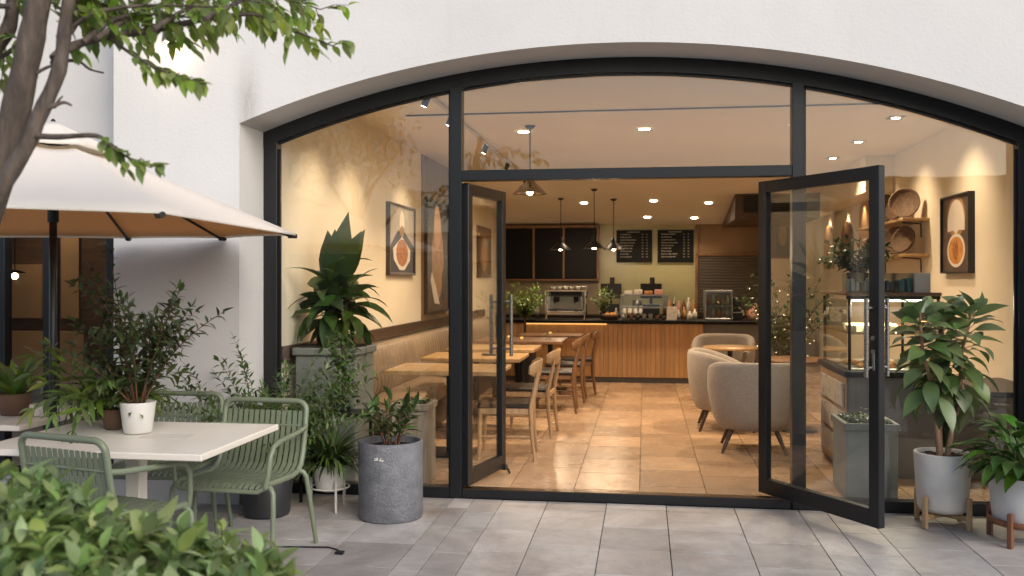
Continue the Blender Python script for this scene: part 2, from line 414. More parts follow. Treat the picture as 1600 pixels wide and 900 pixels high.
# ------------------------------------------------------------------ the building
XC, ZC, RR = -.2537, -3.8928, 6.9747
XL, XR = -2.752, 2.515
def arch(x, r=RR): return ZC + math.sqrt(max(r*r - (x-XC)**2, 0))
YF = -.4; TOP = 6.6
bld = thing('cafe_building', 'white stucco cafe building with a wide arched black-framed glass front', 'building', (0, 0, 0))
w = MB()
N = 64
ax = [XL + (XR-XL)*i/N for i in range(N+1)]
fr = [(x, YF, arch(x)) for x in ax] + [(x, YF, TOP) for x in ax] + [(x, .12, arch(x)) for x in ax]
n1 = N+1
w.add(fr, [(i, i+1, n1+i+1, n1+i) for i in range(N)])
w.add([(x, YF, arch(x)) for x in ax] + [(x, .12, arch(x)) for x in ax], [(i, n1+i, n1+i+1, i+1) for i in range(N)], True)
w.add([(x, .12, arch(x)) for x in ax] + [(x, .12, TOP) for x in ax], [(i, n1+i, n1+i+1, i+1) for i in range(N)])
w.box(-3.68, XL, YF, .12, -.05, TOP); w.box(XR, 7.0, YF, .12, -.05, TOP)
w.build('facade_wall', STUCCO, bld)
rw = MB()
WX0, WX1, WZ0, WZ1 = -5.9, -3.80, .08, 2.22
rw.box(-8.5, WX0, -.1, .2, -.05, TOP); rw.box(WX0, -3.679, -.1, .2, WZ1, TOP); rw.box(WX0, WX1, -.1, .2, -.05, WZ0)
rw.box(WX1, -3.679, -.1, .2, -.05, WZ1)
rw.build('recessed_wall', pmat('shade_toned_stucco', (.57, .565, .56), .85, col2=(.53, .525, .52), scale=1.3, bump=.2, bscale=70), bld)  # recess shade put into the colour, a darker copy of the facade stucco
sh = MB()
sh.box(-8.5, -8.3, .2, 12.2, -.05, TOP); sh.box(6.8, 7.0, .12, 12.2, -.05, TOP); sh.box(-8.5, 7.0, 12.2, 12.4, -.05, TOP)
sh.build('outer_wall', STUCCO, bld)
rf = MB(); rf.box(-8.6, 7.1, -.45, 12.5, TOP+.002, TOP+.25); rf.build('roof', STUCCO, bld)
# interior shell
iw = MB(); iw.box(-2.95, -2.70, .125, 11.25, 0, 3.6); iw.build('interior_side_wall', CREAM, bld)
iw = MB(); iw.box(3.06, 3.3, .125, 11.25, 0, 3.6); iw.build('interior_side_wall', CREAM, bld)
iw = MB(); iw.box(-2.695, -.85, 11.0, 11.2, 0, 3.4); iw.build('interior_rear_wall', BACKSPLASH, bld)
iw = MB(); iw.box(-.85, .93, 11.0, 11.2, 0, 3.4); iw.build('olive_rear_wall', OLIVE, bld)
iw = MB(); iw.box(.93, 2.15, 11.0, 11.2, 0, 3.4); iw.build('brown_rear_wall', BROWNWALL, bld)
iw = MB(); iw.box(2.15, 3.055, 11.0, 11.2, 0, 3.4); iw.build('interior_rear_wall', CREAM, bld)
ce = MB()
YS, ZCE, ZBK = 7.3, 3.08, 2.56
xa, xb = -2.698, 3.058
def zceil(y): return ZCE if y < YS else ZCE - (ZCE-ZBK)*(y-YS)/(11.0-YS)
pr = [(.122, ZCE), (YS, ZCE), (10.998, ZBK), (10.998, 3.35), (.122, 3.35)]
ce.add([(xa, p[0], p[1]) for p in pr] + [(xb, p[0], p[1]) for p in pr], [(0,1,2,3,4), (9,8,7,6,5)] + [(i, i+5, (i+1) % 5+5, (i+1) % 5) for i in range(5)])
ce.build('ceiling', CEIL, bld)
sl = MB(); sl.box(-2.2, 2.9, 1.98, 2.005, ZCE-.012, ZCE-.002); sl.build('ceiling_slot', BLACK, bld)
cr = MB(); cr.box(-2.698, -2.66, .2, 9.0, .925, 1.045, .004); cr.build('chair_rail', DARKWOOD, bld)
wp = MB(); wp.box(-2.698, -2.684, 4.62, 6.35, 1.05, ZCE-.003); wp.build('wall_panel', BROWNWALL, bld)
bk = MB(); bk.box(2.72, 3.058, 5.6, 10.99, 2.63, ZCE-.002, .004); bk.build('bulkhead', CREAM, bld)
bk = MB(); bk.box(1.42, 2.715, 8.6, 10.99, 2.5, ZCE-.004, .004); bkh = bk.build('bulkhead', DARKWOOD, bld)
ag = MB()
for k in range(9): ag.box(1.55, 2.25, 8.582, 8.598, 2.60+.03*k, 2.618+.03*k)
ag.build('air_grille', DARKMET, bkh)
ps = MB(); ps.box(.93, 2.14, 10.93, 10.998, 1.98, 2.02, .003); ps.box(.93, .98, 10.93, 10.998, .9, 2.5, .003); ps.build('panel_trim', MIDWOOD, bld)
rs = MB()
for k in range(20): rs.box(.985, 2.13, 10.955, 10.995, .92+.053*k, .92+.053*k+.046, .008)
rs.build('roller_shutter', SHUTTER, bld)

# arched window frame
FY0, FY1 = 0.0, .1
fw = .104
fm = MB()
ro = RR - .002; ri = RR - fw
xs2 = [XL+.002 + (XR-.002-XL-.002)*i/N for i in range(N+1)]
def ring(fmb, xs2, ro, ri, y0, y1):
    n = len(xs2)
    a = [(x, y0, arch(x, ro)) for x in xs2] + [(x, y0, arch(x, ri)) for x in xs2] + [(x, y1, arch(x, ro)) for x in xs2] + [(x, y1, arch(x, ri)) for x in xs2]
    fs = []
    for i in range(n-1):
        fs += [(i, n+i, n+i+1, i+1), (2*n+i, 2*n+i+1, 3*n+i+1, 3*n+i), (n+i, 3*n+i, 3*n+i+1, n+i+1), (i, i+1, 2*n+i+1, 2*n+i)]
    fmb.add(a, fs)
ring(fm, xs2, ro, ri, FY0, FY1)
fm.box(XL+.002, -2.649, FY0+.002, FY1-.002, .0, arch(-2.7, ri)+.03, .003)
fm.box(2.411, XR-.002, FY0+.002, FY1-.002, .0, arch(2.46, ri)+.03, .003)
def zin(x): return arch(x, ri)
fm.box(-1.363, -1.28, FY0-.004, FY1+.004, .0, zin(-1.32)+.02, .003)
fm.box(.984, 1.062, FY0-.004, FY1+.004, .0, zin(1.02)-.002+.02, .003)
fm.box(-1.279, .983, FY0, FY1, 2.245, 2.318, .003)
fm.box(-2.648, -1.364, FY0, FY1, .0, .075, .003); fm.box(1.063, 2.41, FY0, FY1, .0, .075, .003)
fm.box(-1.279, .983, FY0+.01, FY1, .0, .062, .003)
wf = fm.build('window_frame', FRAMEB, bld)
# inner bead lines on the frame
bd = MB()
ring(bd, [-2.645+(1.28)*i/24 for i in range(25)], ri-.001, ri-.018, .036, .044)
ring(bd, [-1.278+(2.26)*i/24 for i in range(25)], ri-.001, ri-.018, .036, .044)
ring(bd, [1.064+(1.344)*i/24 for i in range(25)], ri-.001, ri-.018, .036, .044)
bd.box(-2.648, -2.632, .036, .044, .076, 2.5); bd.box(-1.38, -1.364, .036, .044, .076, 2.88); bd.box(1.063, 1.079, .036, .044, .076, 2.85); bd.box(2.394, 2.41, .036, .044, .076, 2.4)
bd.build('glazing_bead', BLACK, wf)
tm = MB(); tm.box(-1.27, .975, .012, .088, .0625, .068); tm.build('threshold_strip', pmat('bronze_strip', (.16, .11, .07), .3, 1.), wf)
def archpane(x0, x1, z0, y0=.048, y1=.056):
    m = MB(); n = 24
    X = [x0+(x1-x0)*i/n for i in range(n+1)]
    poly = [(x0, z0), (x1, z0)] + [(x, arch(x, ri-.004)) for x in X[::-1]]
    m.prism(poly, (0, y1, 0), (1, 0, 0), (0, 0, 1), (0, -1, 0), y1-y0)
    return m
archpane(-2.647, -1.365, .077).build('pane', GLASS, wf)
archpane(-1.278, .982, 2.320).build('pane', GLASS, wf)
archpane(1.064, 2.409, .077).build('pane', GLASS, wf)

def door_leaf(hinge, free, zb, zt, label, hx, hz0, hz1, lock, stop):
    d = V((free[0]-hinge[0], free[1]-hinge[1], 0)); W = d.length; rz = math.atan2(d.y, d.x)
    o = bpy.data.objects.new('door', None); COL.objects.link(o); o.parent = bld; o.location = (hinge[0], hinge[1], zb); o.rotation_euler = (0, 0, rz); o['label'] = label
    H = zt-zb; T = .026
    m = MB()
    m.box(0, .078, -T, T, 0, H, .004); m.box(W-.078, W, -T, T, 0, H, .004)
    m.box(.079, W-.079, -T+.001, T-.001, H-.08, H-.001, .003); m.box(.079, W-.079, -T+.001, T-.001, .001, .105, .003)
    m.build('frame', FRAMEB, o)
    m = MB(); m.box(.076, W-.076, -.004, .004, .1, H-.076); m.build('pane', GLASS, o)
    for sgn in (-1, 1):
        h = MB(); y = sgn*.085
        h.tube([(W-hx, y, hz0-zb), (W-hx, y, hz1-zb)], .0135, 12)
        for q in (.12, .88):
            z = hz0-zb + (hz1-hz0)*q
            h.tube([(W-hx, sgn*T, z), (W-hx, y, z)], .009, 8)
        h.build('handle', STEEL, o)
    if lock:
        l = MB()
        for z in (1.20, 1.12): l.at((W-.039, 0, z-zb), 0, R(90)); l.cyl((0, 0, -.034), .014, .068, 14); l.at()
        l.box(W-.05, W-.028, -.031, .031, .93, 1.05, .004)
        l.build('lock', STEEL, o)
    if stop:
        l = MB(); l.box(W-.06, W-.02, -.05, .04, -.012, .03, .006); l.tube([(W-.04, -.03, .01), (W-.03, -.055, -.01), (W-.02, -.065, -.04)], [.008, .01, .008], 8)
        l.build('door_stop', BLACK, o)
    return o
door_leaf((-1.262, .045), (-1.10, .765), .075, 2.232, 'left glass door leaf swung into the cafe', .039, .95, 1.43, False, True)
door_leaf((.80, .17), (1.386, -.717), .078, 2.222, 'right glass door leaf swung out over the paving', .039, .97, 1.435, True, False)

# side window and its dim room
sm = MB()
sm.box(WX0+.002, -5.8, -.06, .02, WZ0, WZ1, .003); sm.box(-3.95, WX1-.002, -.06, .02, WZ0, WZ1, .003)
sm.box(-5.799, -3.951, -.06, .02, WZ1-.09, WZ1-.002, .003); sm.box(-5.799, -3.951, -.06, .02, WZ0+.002, WZ0+.07, .003)
sm.box(-4.455, -4.375, -.064, .024, WZ0+.07, WZ1-.09, .003); sm.box(-4.83, -4.77, -.064, .024, WZ0+.07, WZ1-.09, .003)
swf = sm.build('side_window', FRAMEB, bld)
for (a, b) in ((-5.798, -4.832), (-4.768, -4.457), (-4.373, -3.952)):
    m = MB(); m.box(a, b, -.024, -.016, WZ0+.072, WZ1-.092); m.build('pane', GLASS, swf)
rm = MB(); rm.box(-8.2, -2.96, 3.4, 3.5, 0, 3); rm.box(-8.29, -8.2, .2, 3.4, 0, 3); rm.box(-8.2, -2.96, .2, 3.5, 2.75, 2.85); rm.box(-8.2, -2.96, .2, 3.5, -.05, .03)
rm.build('side_room', DARKWOOD, bld)
rm = MB(); rm.box(-7.7, -6.85, 3.34, 3.398, 1.1, 1.72); rm.box(-6.62, -6.40, 3.36, 3.398, 1.1, 2.7); rm.box(-8.1, -6.3, 3.30, 3.398, .3, .95); rm.build('side_room_panel', BROWNWALL, bld)

# ------------------------------------------------------------------ wall light on the pier
p = thing('wall_lamp', 'small glowing wall lamp high on the white pier behind the tree leaves', 'lamp', (-3.24, -.4, 3.2))
m = MB(); m.box(-.035, .035, -.02, -.001, -.05, .05, .006); m.tube([(0, -.02, 0), (0, -.06, 0)], .01, 8); m.lathe([(.001, .05), (.028, .045), (.034, -.03), (.03, -.03), (.024, .04)], 16, (0, -.08, 0)); m.build('fitting', STEEL, p)
m = MB(); m.ball((0, -.08, -.012), .02); m.build('bulb', BULB, p)

# ------------------------------------------------------------------ lamps
WARM = (1., .755, .50)
def spot(loc, target, power, size=110, blend=.8, col=WARM, rad=.05, name='lamp_light'):
    l = bpy.data.lights.new(name, 'SPOT'); l.energy = power; l.color = col; l.spot_size = R(size); l.spot_blend = blend; l.shadow_soft_size = rad
    o = bpy.data.objects.new(name, l); COL.objects.link(o); o.location = loc
    o.rotation_euler = (V(target)-V(loc)).to_track_quat('-Z', 'Y').to_euler(); return o
def plamp(loc, power, col=WARM, rad=.04, name='lamp_light'):
    l = bpy.data.lights.new(name, 'POINT'); l.energy = power; l.color = col; l.shadow_soft_size = rad
    o = bpy.data.objects.new(name, l); COL.objects.link(o); o.location = loc; return o
plamp((-3.24, -.5, 3.16), 1.9, rad=.03)
DLP = 136.
dl = thing('ceiling_light', '', 'light', (0, 0, 0), 0, 'round recessed ceiling lights in the cafe')
m = MB(); m.lathe([(.06, -.004), (.085, -.010), (.088, -.001)], 24); m.build('rim', WHITEP, dl)
m = MB(); m.disc((0, 0, -.004), .06, 24, -1); m.build('diffuser', WARMLAMP, dl)
DL = [(-1.24, 3.1, 'leftmost of the front row of three round ceiling lights'), (.0, 3.1, 'middle of the front row of three round ceiling lights'), (1.5, 3.1, 'rightmost of the front row of three round ceiling lights, beside the right mullion'),
      (-1.25, 6.9, 'round ceiling light just under the transom above the counter plant'), (1.35, 6.9, 'round ceiling light above the beige armchairs near the air grille'),
      (-1.0, 9.1, 'round ceiling light above the black wall cabinet'), (.15, 9.0, 'round ceiling light between the pendants and the dark bulkhead'), (1.05, 9.2, 'round ceiling light beside the dark bulkhead'),
      (.05, 10.3, 'round ceiling light close above the menu boards'), (.88, 10.4, 'round ceiling light above the gap between menu board and shutter')]
for i, (x, y, lab) in enumerate(DL):
    o = dl if i == 0 else dup(dl, (x, y, zceil(y)-.001), 0, lab)
    o.location = (x, y, zceil(y)-.002); o['label'] = lab
    if y > YS: o.rotation_euler = (R(-7.9), 0, 0)
    spot((x, y, zceil(y)-.04), (x, y, 0), DLP*(1. if y < 8 else .17), 125, .7)
for (x, y) in ((-1.4, .9), (.4, .9), (1.9, 1.2), (-.6, 5.0), (.9, 5.0)):   # lamps of the same ceiling hidden by the arch
    pass
# small square spots along the right
sq = thing('ceiling_spotlight', '', 'light', (0, 0, 0), 0, 'small adjustable spots along the right of the ceiling')
m = MB(); m.box(-.075, .075, -.075, .075, -.008, -.001, .002); m.build('rim', STEEL, sq)
m = MB(); m.disc((0, 0, -.0095), .04, 16, -1); m.build('diffuser', WARMLAMP, sq)
for i, (x, y, lab) in enumerate([(2.35, 2.75, 'small square ceiling spot nearest the arch on the right'), (2.35, 4.3, 'small square ceiling spot in the middle of the right row'), (2.35, 5.7, 'small square ceiling spot farthest back above the open door')]):
    o = sq if i == 0 else dup(sq, (x, y, ZCE-.001), 0, lab)
    o.location = (x, y, ZCE-.002); o['label'] = lab
    spot((x, y, ZCE-.03), (3.02, y+.1, 1.75), 75, 95, 1.)
# track with small heads near the left wall
tr = thing('track_light', 'ceiling track with small spot heads along the left cream wall', 'track light', (-1.75, 3.6, ZCE))
m = MB(); m.box(-.018, .018, -3.2, 5.2, -.03, -.002, .003); m.build('rail', WHITEP, tr)
for y, pw in ((.9, 55), (1.85, 55), (3.72, 60), (5.35, 50), (7.2, 35), (8.6, 35)):
    hd = MB(); hd.at((0, y-3.6, -.085), 0, 0, R(22)); hd.cyl((0, 0, -.05), .028, .09, 14); hd.at(); hd.tube([(0, y-3.6, -.03), (0, y-3.6, -.07)], .008, 6)
    h = hd.build('spot_head', DARKMET, tr)
    hf = MB(); hf.at((0, y-3.6, -.085), 0, 0, R(22)); hf.disc((0, 0, -.052), .022, 14, -1); hf.build('lamp_face', WARMLAMP, h)
    spot((-1.79, y, ZCE-.16), (-2.68, y, 1.75), pw*.9, 74, 1.)
# pendant lamps
def pendant(big):
    t = thing('pendant_lamp', '', 'pendant lamp', (0, 0, 0), 0, 'dark cone pendant lamps hanging in the cafe')
    r = .17
    s = MB(); s.lathe([(.028, .20), (.042, .195), (.045, .125), (.06, .105), (r*.62, .07), (r, .004), (r+.002, 0), (r-.006, .003), (r*.6, .06), (.05, .095), (.03, .11)], 32); s.build('shade', PENDCHR if big else DARKMET, t)
    b = MB(); b.ball((0, 0, .02), .034, 12, 8); b.build('bulb', BULB, t)
    return t
PD = [(-1.13, 2.75, 2.40, 3.08, 'chrome pendant lamp just inside the left door, nearest the street', True),
      (-1.36, 8.75, 2.03, None, 'left pendant of the three over the counter, in front of the black cabinet', False),
      (-.78, 8.15, 2.03, None, 'middle pendant over the counter with the longest rod', False),
      (-.50, 8.85, 2.03, None, 'pendant over the counter beside the left menu board', False)]
proto = None
for (x, y, zb, zc, lab, big) in PD:
    if big or proto is None: t = pendant(big)
    else: t = dup(proto, (x, y, zb), 0, lab)
    if not big and proto is None: proto = t
    t.location = (x, y, zb); t['label'] = lab
for (x, y, zb, zc, lab, big), t in zip(PD, [o for o in COL.objects if o.name.startswith('pendant_lamp')]):
    zz = zceil(y) - zb
    m = MB(); m.tube([(0, 0, .19), (0, 0, zz-.02)], .006 if not big else .007, 8); m.build('rod', DARKMET, t)
    m = MB(); m.lathe([(.001, -.03), (.03, -.028), (.055, -.004), (.055, 0)], 20, (0, 0, zz-.003)); m.build('ceiling_cap', DARKMET, t)
    plamp((x, y, zb-.035), 12 if not big else 22, rad=.035)

# ------------------------------------------------------------------ pictures
def ell(u, v, a, b, n=28, p=2.0, tilt=0):
    o = []
    for k in range(n):
        t = 2*PI*k/n; x = a*math.cos(t); y = b*math.sin(t)*(1+.18*math.cos(t)*(p-2))
        o.append((u+x*math.cos(tilt)-y*math.sin(tilt), v+x*math.sin(tilt)+y*math.cos(tilt)))
    return o
def picture(name, label, cat, c, W, H, U, N, bg, shapes, frame=DARKWOOD, fw=.025, dep=.045, group=None):
    U, N = V(U), V(N); c = V(c); Z = V((0, 0, 1))
    t = thing(name, label, cat, c - Z*(H/2), 0, group)
    m = MB()
    for (a0, a1, b0, b1) in ((-W/2, W/2, H/2-fw, H/2), (-W/2, W/2, -H/2, -H/2+fw), (-W/2, -W/2+fw, -H/2+fw, H/2-fw), (W/2-fw, W/2, -H/2+fw, H/2-fw)):
        m.prism([(a0, b0), (a1, b0), (a1, b1), (a0, b1)], c, U, Z, N, dep)
    m.build('frame', frame, t, True)
    m = MB(); m.prism([(-W/2+fw, -H/2+fw), (W/2-fw, -H/2+fw), (W/2-fw, H/2-fw), (-W/2+fw, H/2-fw)], c, U, Z, N, dep*.6)
    mats = [bg]; k = 0
    for (mm, poly) in shapes:
        k += 1
        if mm not in mats: mats.append(mm)
        m.mat(mats.index(mm)); m.prism(poly, c+N*(dep*.6), U, Z, N, .0006*k)
    m.build('canvas', mats, t, True)
    return t
def flat(name, c, c2=None, r=.5): return pmat('print_'+name, c, r, col2=c2, scale=7)
P_GREY = flat('grey', (.34, .31, .27), (.42, .38, .33)); P_NAVY = flat('navy', (.02, .02, .03)); P_WHITE = flat('white', (.66, .6, .52)); P_FOOD = pmat('print_food', (.45, .17, .04), .5, col2=(.16, .05, .015), scale=28)
P_BROWN = flat('brown', (.06, .036, .022), (.1, .06, .035)); P_TAN = flat('tan', (.36, .2, .09), (.24, .13, .06)); P_GOLD = pmat('print_broth', (.6, .28, .05), .5, col2=(.4, .15, .03), scale=18); P_SKIN = flat('skin', (.42, .26, .16)); P_DK = flat('dark', (.025, .02, .017), (.05, .04, .03))
picture('framed_picture', 'framed food photo of a white plate on dark cloth, left wall nearest the window', 'picture', (-2.7, 3.62, 1.98), 1.12, .78, (0, -1, 0), (1, 0, 0), P_GREY,
        [(P_NAVY, [(-.53, -.36), (.53, -.36), (.53, -.10), (.18, .1), (-.05, .12), (-.53, -.06)]), (P_WHITE, ell(.0, .2, .1, .13)), (P_TAN, ell(.0, .1, .1, .06)), (P_WHITE, [(-.36, -.1), (0, .04), (.38, -.1), (.34, -.22), (.1, -.33), (-.1, -.33), (-.34, -.22)]), (P_FOOD, ell(0, -.14, .25, .15))], group='framed pictures on the left wall')
picture('framed_picture', 'tall framed picture of a long wooden platter, mounted on the brown wall panel', 'picture', (-2.684, 5.36, 1.84), 1.3, 1.44, (0, -1, 0), (1, 0, 0), P_DK,
        [(P_BROWN, [(-.62, -.69), (.62, -.69), (.62, -.2), (-.62, -.3)]), (P_TAN, ell(.0, -.05, .34, .52, 30, 2.4)), (P_SKIN, ell(.02, .36, .2, .26)), (P_SKIN, ell(.05, .55, .13, .1)), (P_WHITE, [(-.1, -.62), (.1, -.4), (.35, -.2), (.42, -.3), (.2, -.6)]), (P_DK, ell(-.38, -.36, .14, .22))], group='framed pictures on the left wall')
picture('framed_picture', 'small dark framed picture of a pale leaf shape, seen through the left door', 'picture', (-2.7, 9.0, 2.0), 1.2, .85, (0, -1, 0), (1, 0, 0), P_BROWN,
        [(P_TAN, ell(.0, -.02, .36, .3)), (P_SKIN, ell(.0, .0, .2, .22)), (P_GREY, ell(-.1, .16, .22, .06))], group='framed pictures on the left wall')
picture('framed_picture', 'black framed picture of a bowl of golden soup on the right cream wall', 'picture', (3.06, 3.18, 1.99), .84, .77, (0, 1, 0), (-1, 0, 0), P_BROWN,
        [(P_TAN, ell(0, .17, .27, .2)), (P_WHITE, [(-.25, .03)] + [( .25*math.cos(a), .1+.24*math.sin(a)) for a in [PI-PI*k/12 for k in range(13)]] + [(.25, .03), (.08, .04), (0, .0), (-.08, .04)]), (P_WHITE, ell(0, -.16, .26, .165)), (P_GOLD, ell(0, -.16, .22, .135)), (P_FOOD, ell(0, -.16, .08, .1))], BLACK, .018, .06)
picture('framed_picture', 'dark framed picture on the far right rear wall beside the air grille', 'picture', (2.44, 11.0, 2.35), .42, .85, (1, 0, 0), (0, -1, 0), P_DK,
        [(P_BROWN, [(-.17, -.38), (-.07, -.38), (-.07, .38), (-.17, .38)]), (P_TAN, ell(.05, 0, .07, .2))], MIDWOOD)

# ------------------------------------------------------------------ rear of the cafe
t = thing('wall_cabinet', 'wood framed wall cabinet with three black panels above the espresso machine', 'cabinet', (-1.72, 10.97, 1.55))
m = MB(); X = [-2.62, -2.06, -1.5, -.87]
for x in X: m.box(x, x+.035, 10.72, 10.995, 1.55, 2.545, .003)
m.box(-2.62, -.835, 10.722, 10.995, 1.52, 1.549, .003); m.box(-2.62, -.835, 10.722, 10.995, 2.5, 2.548, .003)
m.build('carcass', MIDWOOD, t, True)
for i in range(3):
    m = MB(); m.box(X[i]+.037, X[i+1]-.002, 10.74, 10.76, 1.552, 2.498, .003); m.build('panel', BLACKPANEL, t, True)
for k, x in enumerate((-.517, .24)):
    t = thing('menu_board', ('left' if k == 0 else 'right') + ' black menu board with rows of small pale lettering on the olive wall', 'menu board', (x+.32, 10.98, 1.85), 0, 'menu boards on the olive wall')
    m = MB(); m.box(x, x+.66, 10.955, 10.998, 1.86, 2.46, .003); m.mat(1); rnd = random.Random(4+k)
    m.box(x+.2, x+.44, 10.952, 10.954, 2.415, 2.43)
    for q in range(9):
        z = 2.37-.052*q; xx = x+.07; e = x+.07+rnd.uniform(.16, .3)
        while xx < e:
            l = rnd.uniform(.012, .05); m.box(xx, xx+l, 10.952, 10.954, z, z+.014+rnd.uniform(0, .006)); xx += l+.009
        for cc in (.47, .55): m.box(x+cc, x+cc+.026, 10.952, 10.954, z, z+.014)
    m.build('board', [MENU, CHALK], t, True)
t = thing('back_counter', 'dark worktop running along the rear wall behind the bar', 'counter', (0, 10.6, 0))
m = MB(); m.box(-2.65, 2.6, 10.3, 10.9, .03, .86); m.build('cabinet', DARKWOOD, t, True)
m = MB(); m.box(-2.66, 2.62, 10.26, 10.92, .862, .9, .004); m.build('worktop', BLACKPANEL, t, True)
t = thing('bar_counter', 'long bar counter with vertical wood slats and a black top', 'counter', (-.3, 7.5, 0))
m = MB(); xx = -2.1
while xx < .80:
    m.box(xx+.001, xx+.0675, 7.255, 7.28, .11, .895, .003); xx += .0685
m.build('slat_front', SLAT, t, True)
m = MB(); m.box(-2.1, .81, 7.285, 7.9, .1, .895); m.build('carcass', DARKWOOD, t, True)
m = MB(); m.box(-2.1, .81, 7.31, 7.9, .03, .099); m.build('plinth', TOEKICK, t, True)
m = MB(); m.box(-2.15, 1.95, 7.2, 7.95, .90, .945, .005); m.build('worktop', BLACKPANEL, t, True)
m = MB(); m.box(.82, 1.93, 7.3, 7.9, .03, .897, .004); m.build('dark_end_cabinet', COUNTERBASE, t, True)
m = MB(); m.box(-1.75, -.55, 7.225, 7.25, .882, .896); m.build('light_strip', LEDO, t, True)
# espresso machine
t = thing('espresso_machine', 'chrome espresso machine on the bar under the black cabinet', 'coffee machine', (-1.17, 7.6, .945))
m = MB()
m.box(-.30, .30, -.2, .22, .06, .13, .012); m.box(-.29, .29, .02, .22, .13, .42, .01); m.box(-.31, .31, -.2, .22, .34, .44, .02); m.box(-.3, -.27, -.2, .22, .0, .36, .006); m.box(.27, .3, -.2, .22, .0, .36, .006)
m.build('body', CHROME, t)
m = MB(); m.box(-.25, .25, -.19, .0, .132, .15, .003); m.box(-.25, .25, -.204, -.2, .36, .42); m.build('dark_panel', BLACKPANEL, t)
for x in (-.15, .15):
    m = MB(); m.cyl((x, -.1, .26), .035, .08, 16); m.tube([(x, -.1, .26), (x, -.24, .25)], .012, 8); m.build('group_head', DARKMET, t)
for y in (-.18, .2):
    m = MB(); m.tube([(-.3, y, .44), (-.3, y, .49), (.3, y, .49), (.3, y, .44)], .006, 6); m.build('cup_rail', STEEL, t)
m = MB(); m.tube([(.24, -.17, .34), (.25, -.22, .28), (.25, -.22, .17)], .007, 6); m.build('steam_wand', STEEL, t)
def cup(h=.07, r=.035, mat=WHITEP, lab='', loc=(0, 0, 0), grp=None, name='cup'):
    m = MB(); m.lathe([(.001, 0), (r*.7, 0), (r, h), (r-.004, h), (r*.65, .006), (.001, .006)], 18)
    o = m.build(name, mat); o.location = loc; return tag(o, lab, 'cup', grp)
for k in range(5): cup(.055, .035, WHITEP, 'white cup standing on top of the chrome espresso machine', (-1.37+.095*k, 7.62, 1.386), 'cups on the espresso machine')
# electric screens (tills)
def till(loc, lab):
    t = thing('till_screen', lab, 'till', loc, 0, 'dark till screens on the rear worktop')
    m = MB(); m.box(-.1, .1, -.1, .1, 0, .02, .004); m.tube([(0, 0, .02), (0, .03, .40)], .022, 8); m.box(-.15, .15, -.12, .12, .02, .2, .008); m.build('stand', BLACK, t)
    m = MB(); m.at((0, 0, .43), 0, R(-12)); m.box(-.19, .19, -.015, .015, -.13, .14, .006); m.build('screen', BLACKPANEL, t)
    m = MB(); m.cyl((.02, .06, .54), .045, .14, 14); m.box(-.06, .08, .02, .09, .40, .54, .01); m.build('printer', BLACK, t)
    return t
a = till((-.6, 10.5, .9), 'black till screen below the left edge of the left menu board')
till((.12, 10.5, .9), 'black till screen below the gap between the two menu boards')
# glass-front snack cabinet on the bar
t = thing('counter_rack', 'steel two-tier rack with glass front standing on the bar below the menu boards', 'rack', (.0, 7.62, .945))
for x in (-.34, .34):
    for y in (-.17, .2):
        m = MB(); m.box(x-.009, x+.009, y-.009, y+.009, 0, .36, .002); m.build('post', STEEL, t)
for z in (.17, .35):
    m = MB(); m.box(-.36, .36, -.19, .22, z, z+.018, .004); m.build('shelf', STEEL, t)
m = MB(); m.box(-.33, .33, -.185, -.18, .19, .345); m.build('pane', PLEXI, t)
rnd = random.Random(3)
for k in range(7):
    x = -.29+.095*k
    cup(.08+rnd.uniform(-.01, .02), .036, [WHITEP, PINK, STEEL, PAPER][k % 4], 'small cup on the lower tier of the steel counter rack', (x, 7.55, .946), 'cups under the counter rack')
for k in range(4):
    m = MB(); m.box(-.06, .06, -.05, .05, 0, .06+.02*(k % 2), .008); o = m.build('snack_box', [WHITEP, PAPER, PASTRY, PINK][k]); o.location = (-.24+.15*k, 7.66, 1.313); tag(o, ['white', 'printed', 'orange-brown', 'dusty pink'][k] + ' snack box on the upper tier of the steel counter rack', 'box', 'boxes on the counter rack')
rnd = random.Random(9)
BT = [(.43, .24, DARKMET, 'dark slim bottle on the bar right of the steel rack'), (.5, .15, WHITEP, 'white canister on the bar right of the steel rack'), (.58, .19, PASTRY, 'amber bottle on the bar near the counter end'), (.66, .13, PAPER, 'patterned jar on the bar near the counter end'), (.74, .16, WHITEP, 'tall white bottle where the bar top turns dark'), (-.42, .17, WHITEP, 'white jug on the bar left of the steel rack'), (-.55, .12, PINK, 'dusty pink jar on the bar near the slim plant'), (-1.6, .2, STEEL, 'steel milk jug on the bar left of the espresso machine')]
for (x, h, mm, lab) in BT:
    m = MB(); r = .03+.012*rnd.random(); m.lathe([(.001, 0), (r, 0), (r, h*.6), (r*.8, h*.72), (r*.4, h*.82), (r*.4, h), (.001, h)], 16); o = m.build('bottle', mm); o.location = (x, 7.5+.12*rnd.random(), .945); tag(o, lab, 'bottle', 'bottles and jars on the bar')
m = MB(); m.lathe([(.001, 0), (.06, 0), (.065, .1), (.075, .22), (.07, .33), (.001, .35)], 20); m.box(-.08, .08, -.1, .08, 0, .12, .01); o = m.build('coffee_grinder', DARKMET); o.location = (1.35, 7.6, .945); tag(o, 'dark coffee grinder on the black end of the bar', 'grinder')
t = thing('glass_cooler', 'small lit glass cooler with bottles on the black end of the bar', 'cooler', (1.08, 7.65, .945))
m = MB(); m.box(-.19, .19, -.16, -.14, .0, .02); m.box(-.2, .2, -.17, .17, .40, .44, .006); m.box(-.2, .2, -.17, .17, 0, .03, .006); m.box(-.2, -.18, -.17, .17, .03, .4); m.box(.18, .2, -.17, .17, .03, .4); m.box(-.18, .18, .15, .17, .03, .4); m.build('body', STEEL, t)
m = MB(); m.box(-.18, .18, -.165, -.16, .03, .4); m.build('pane', THINGLASS, t)
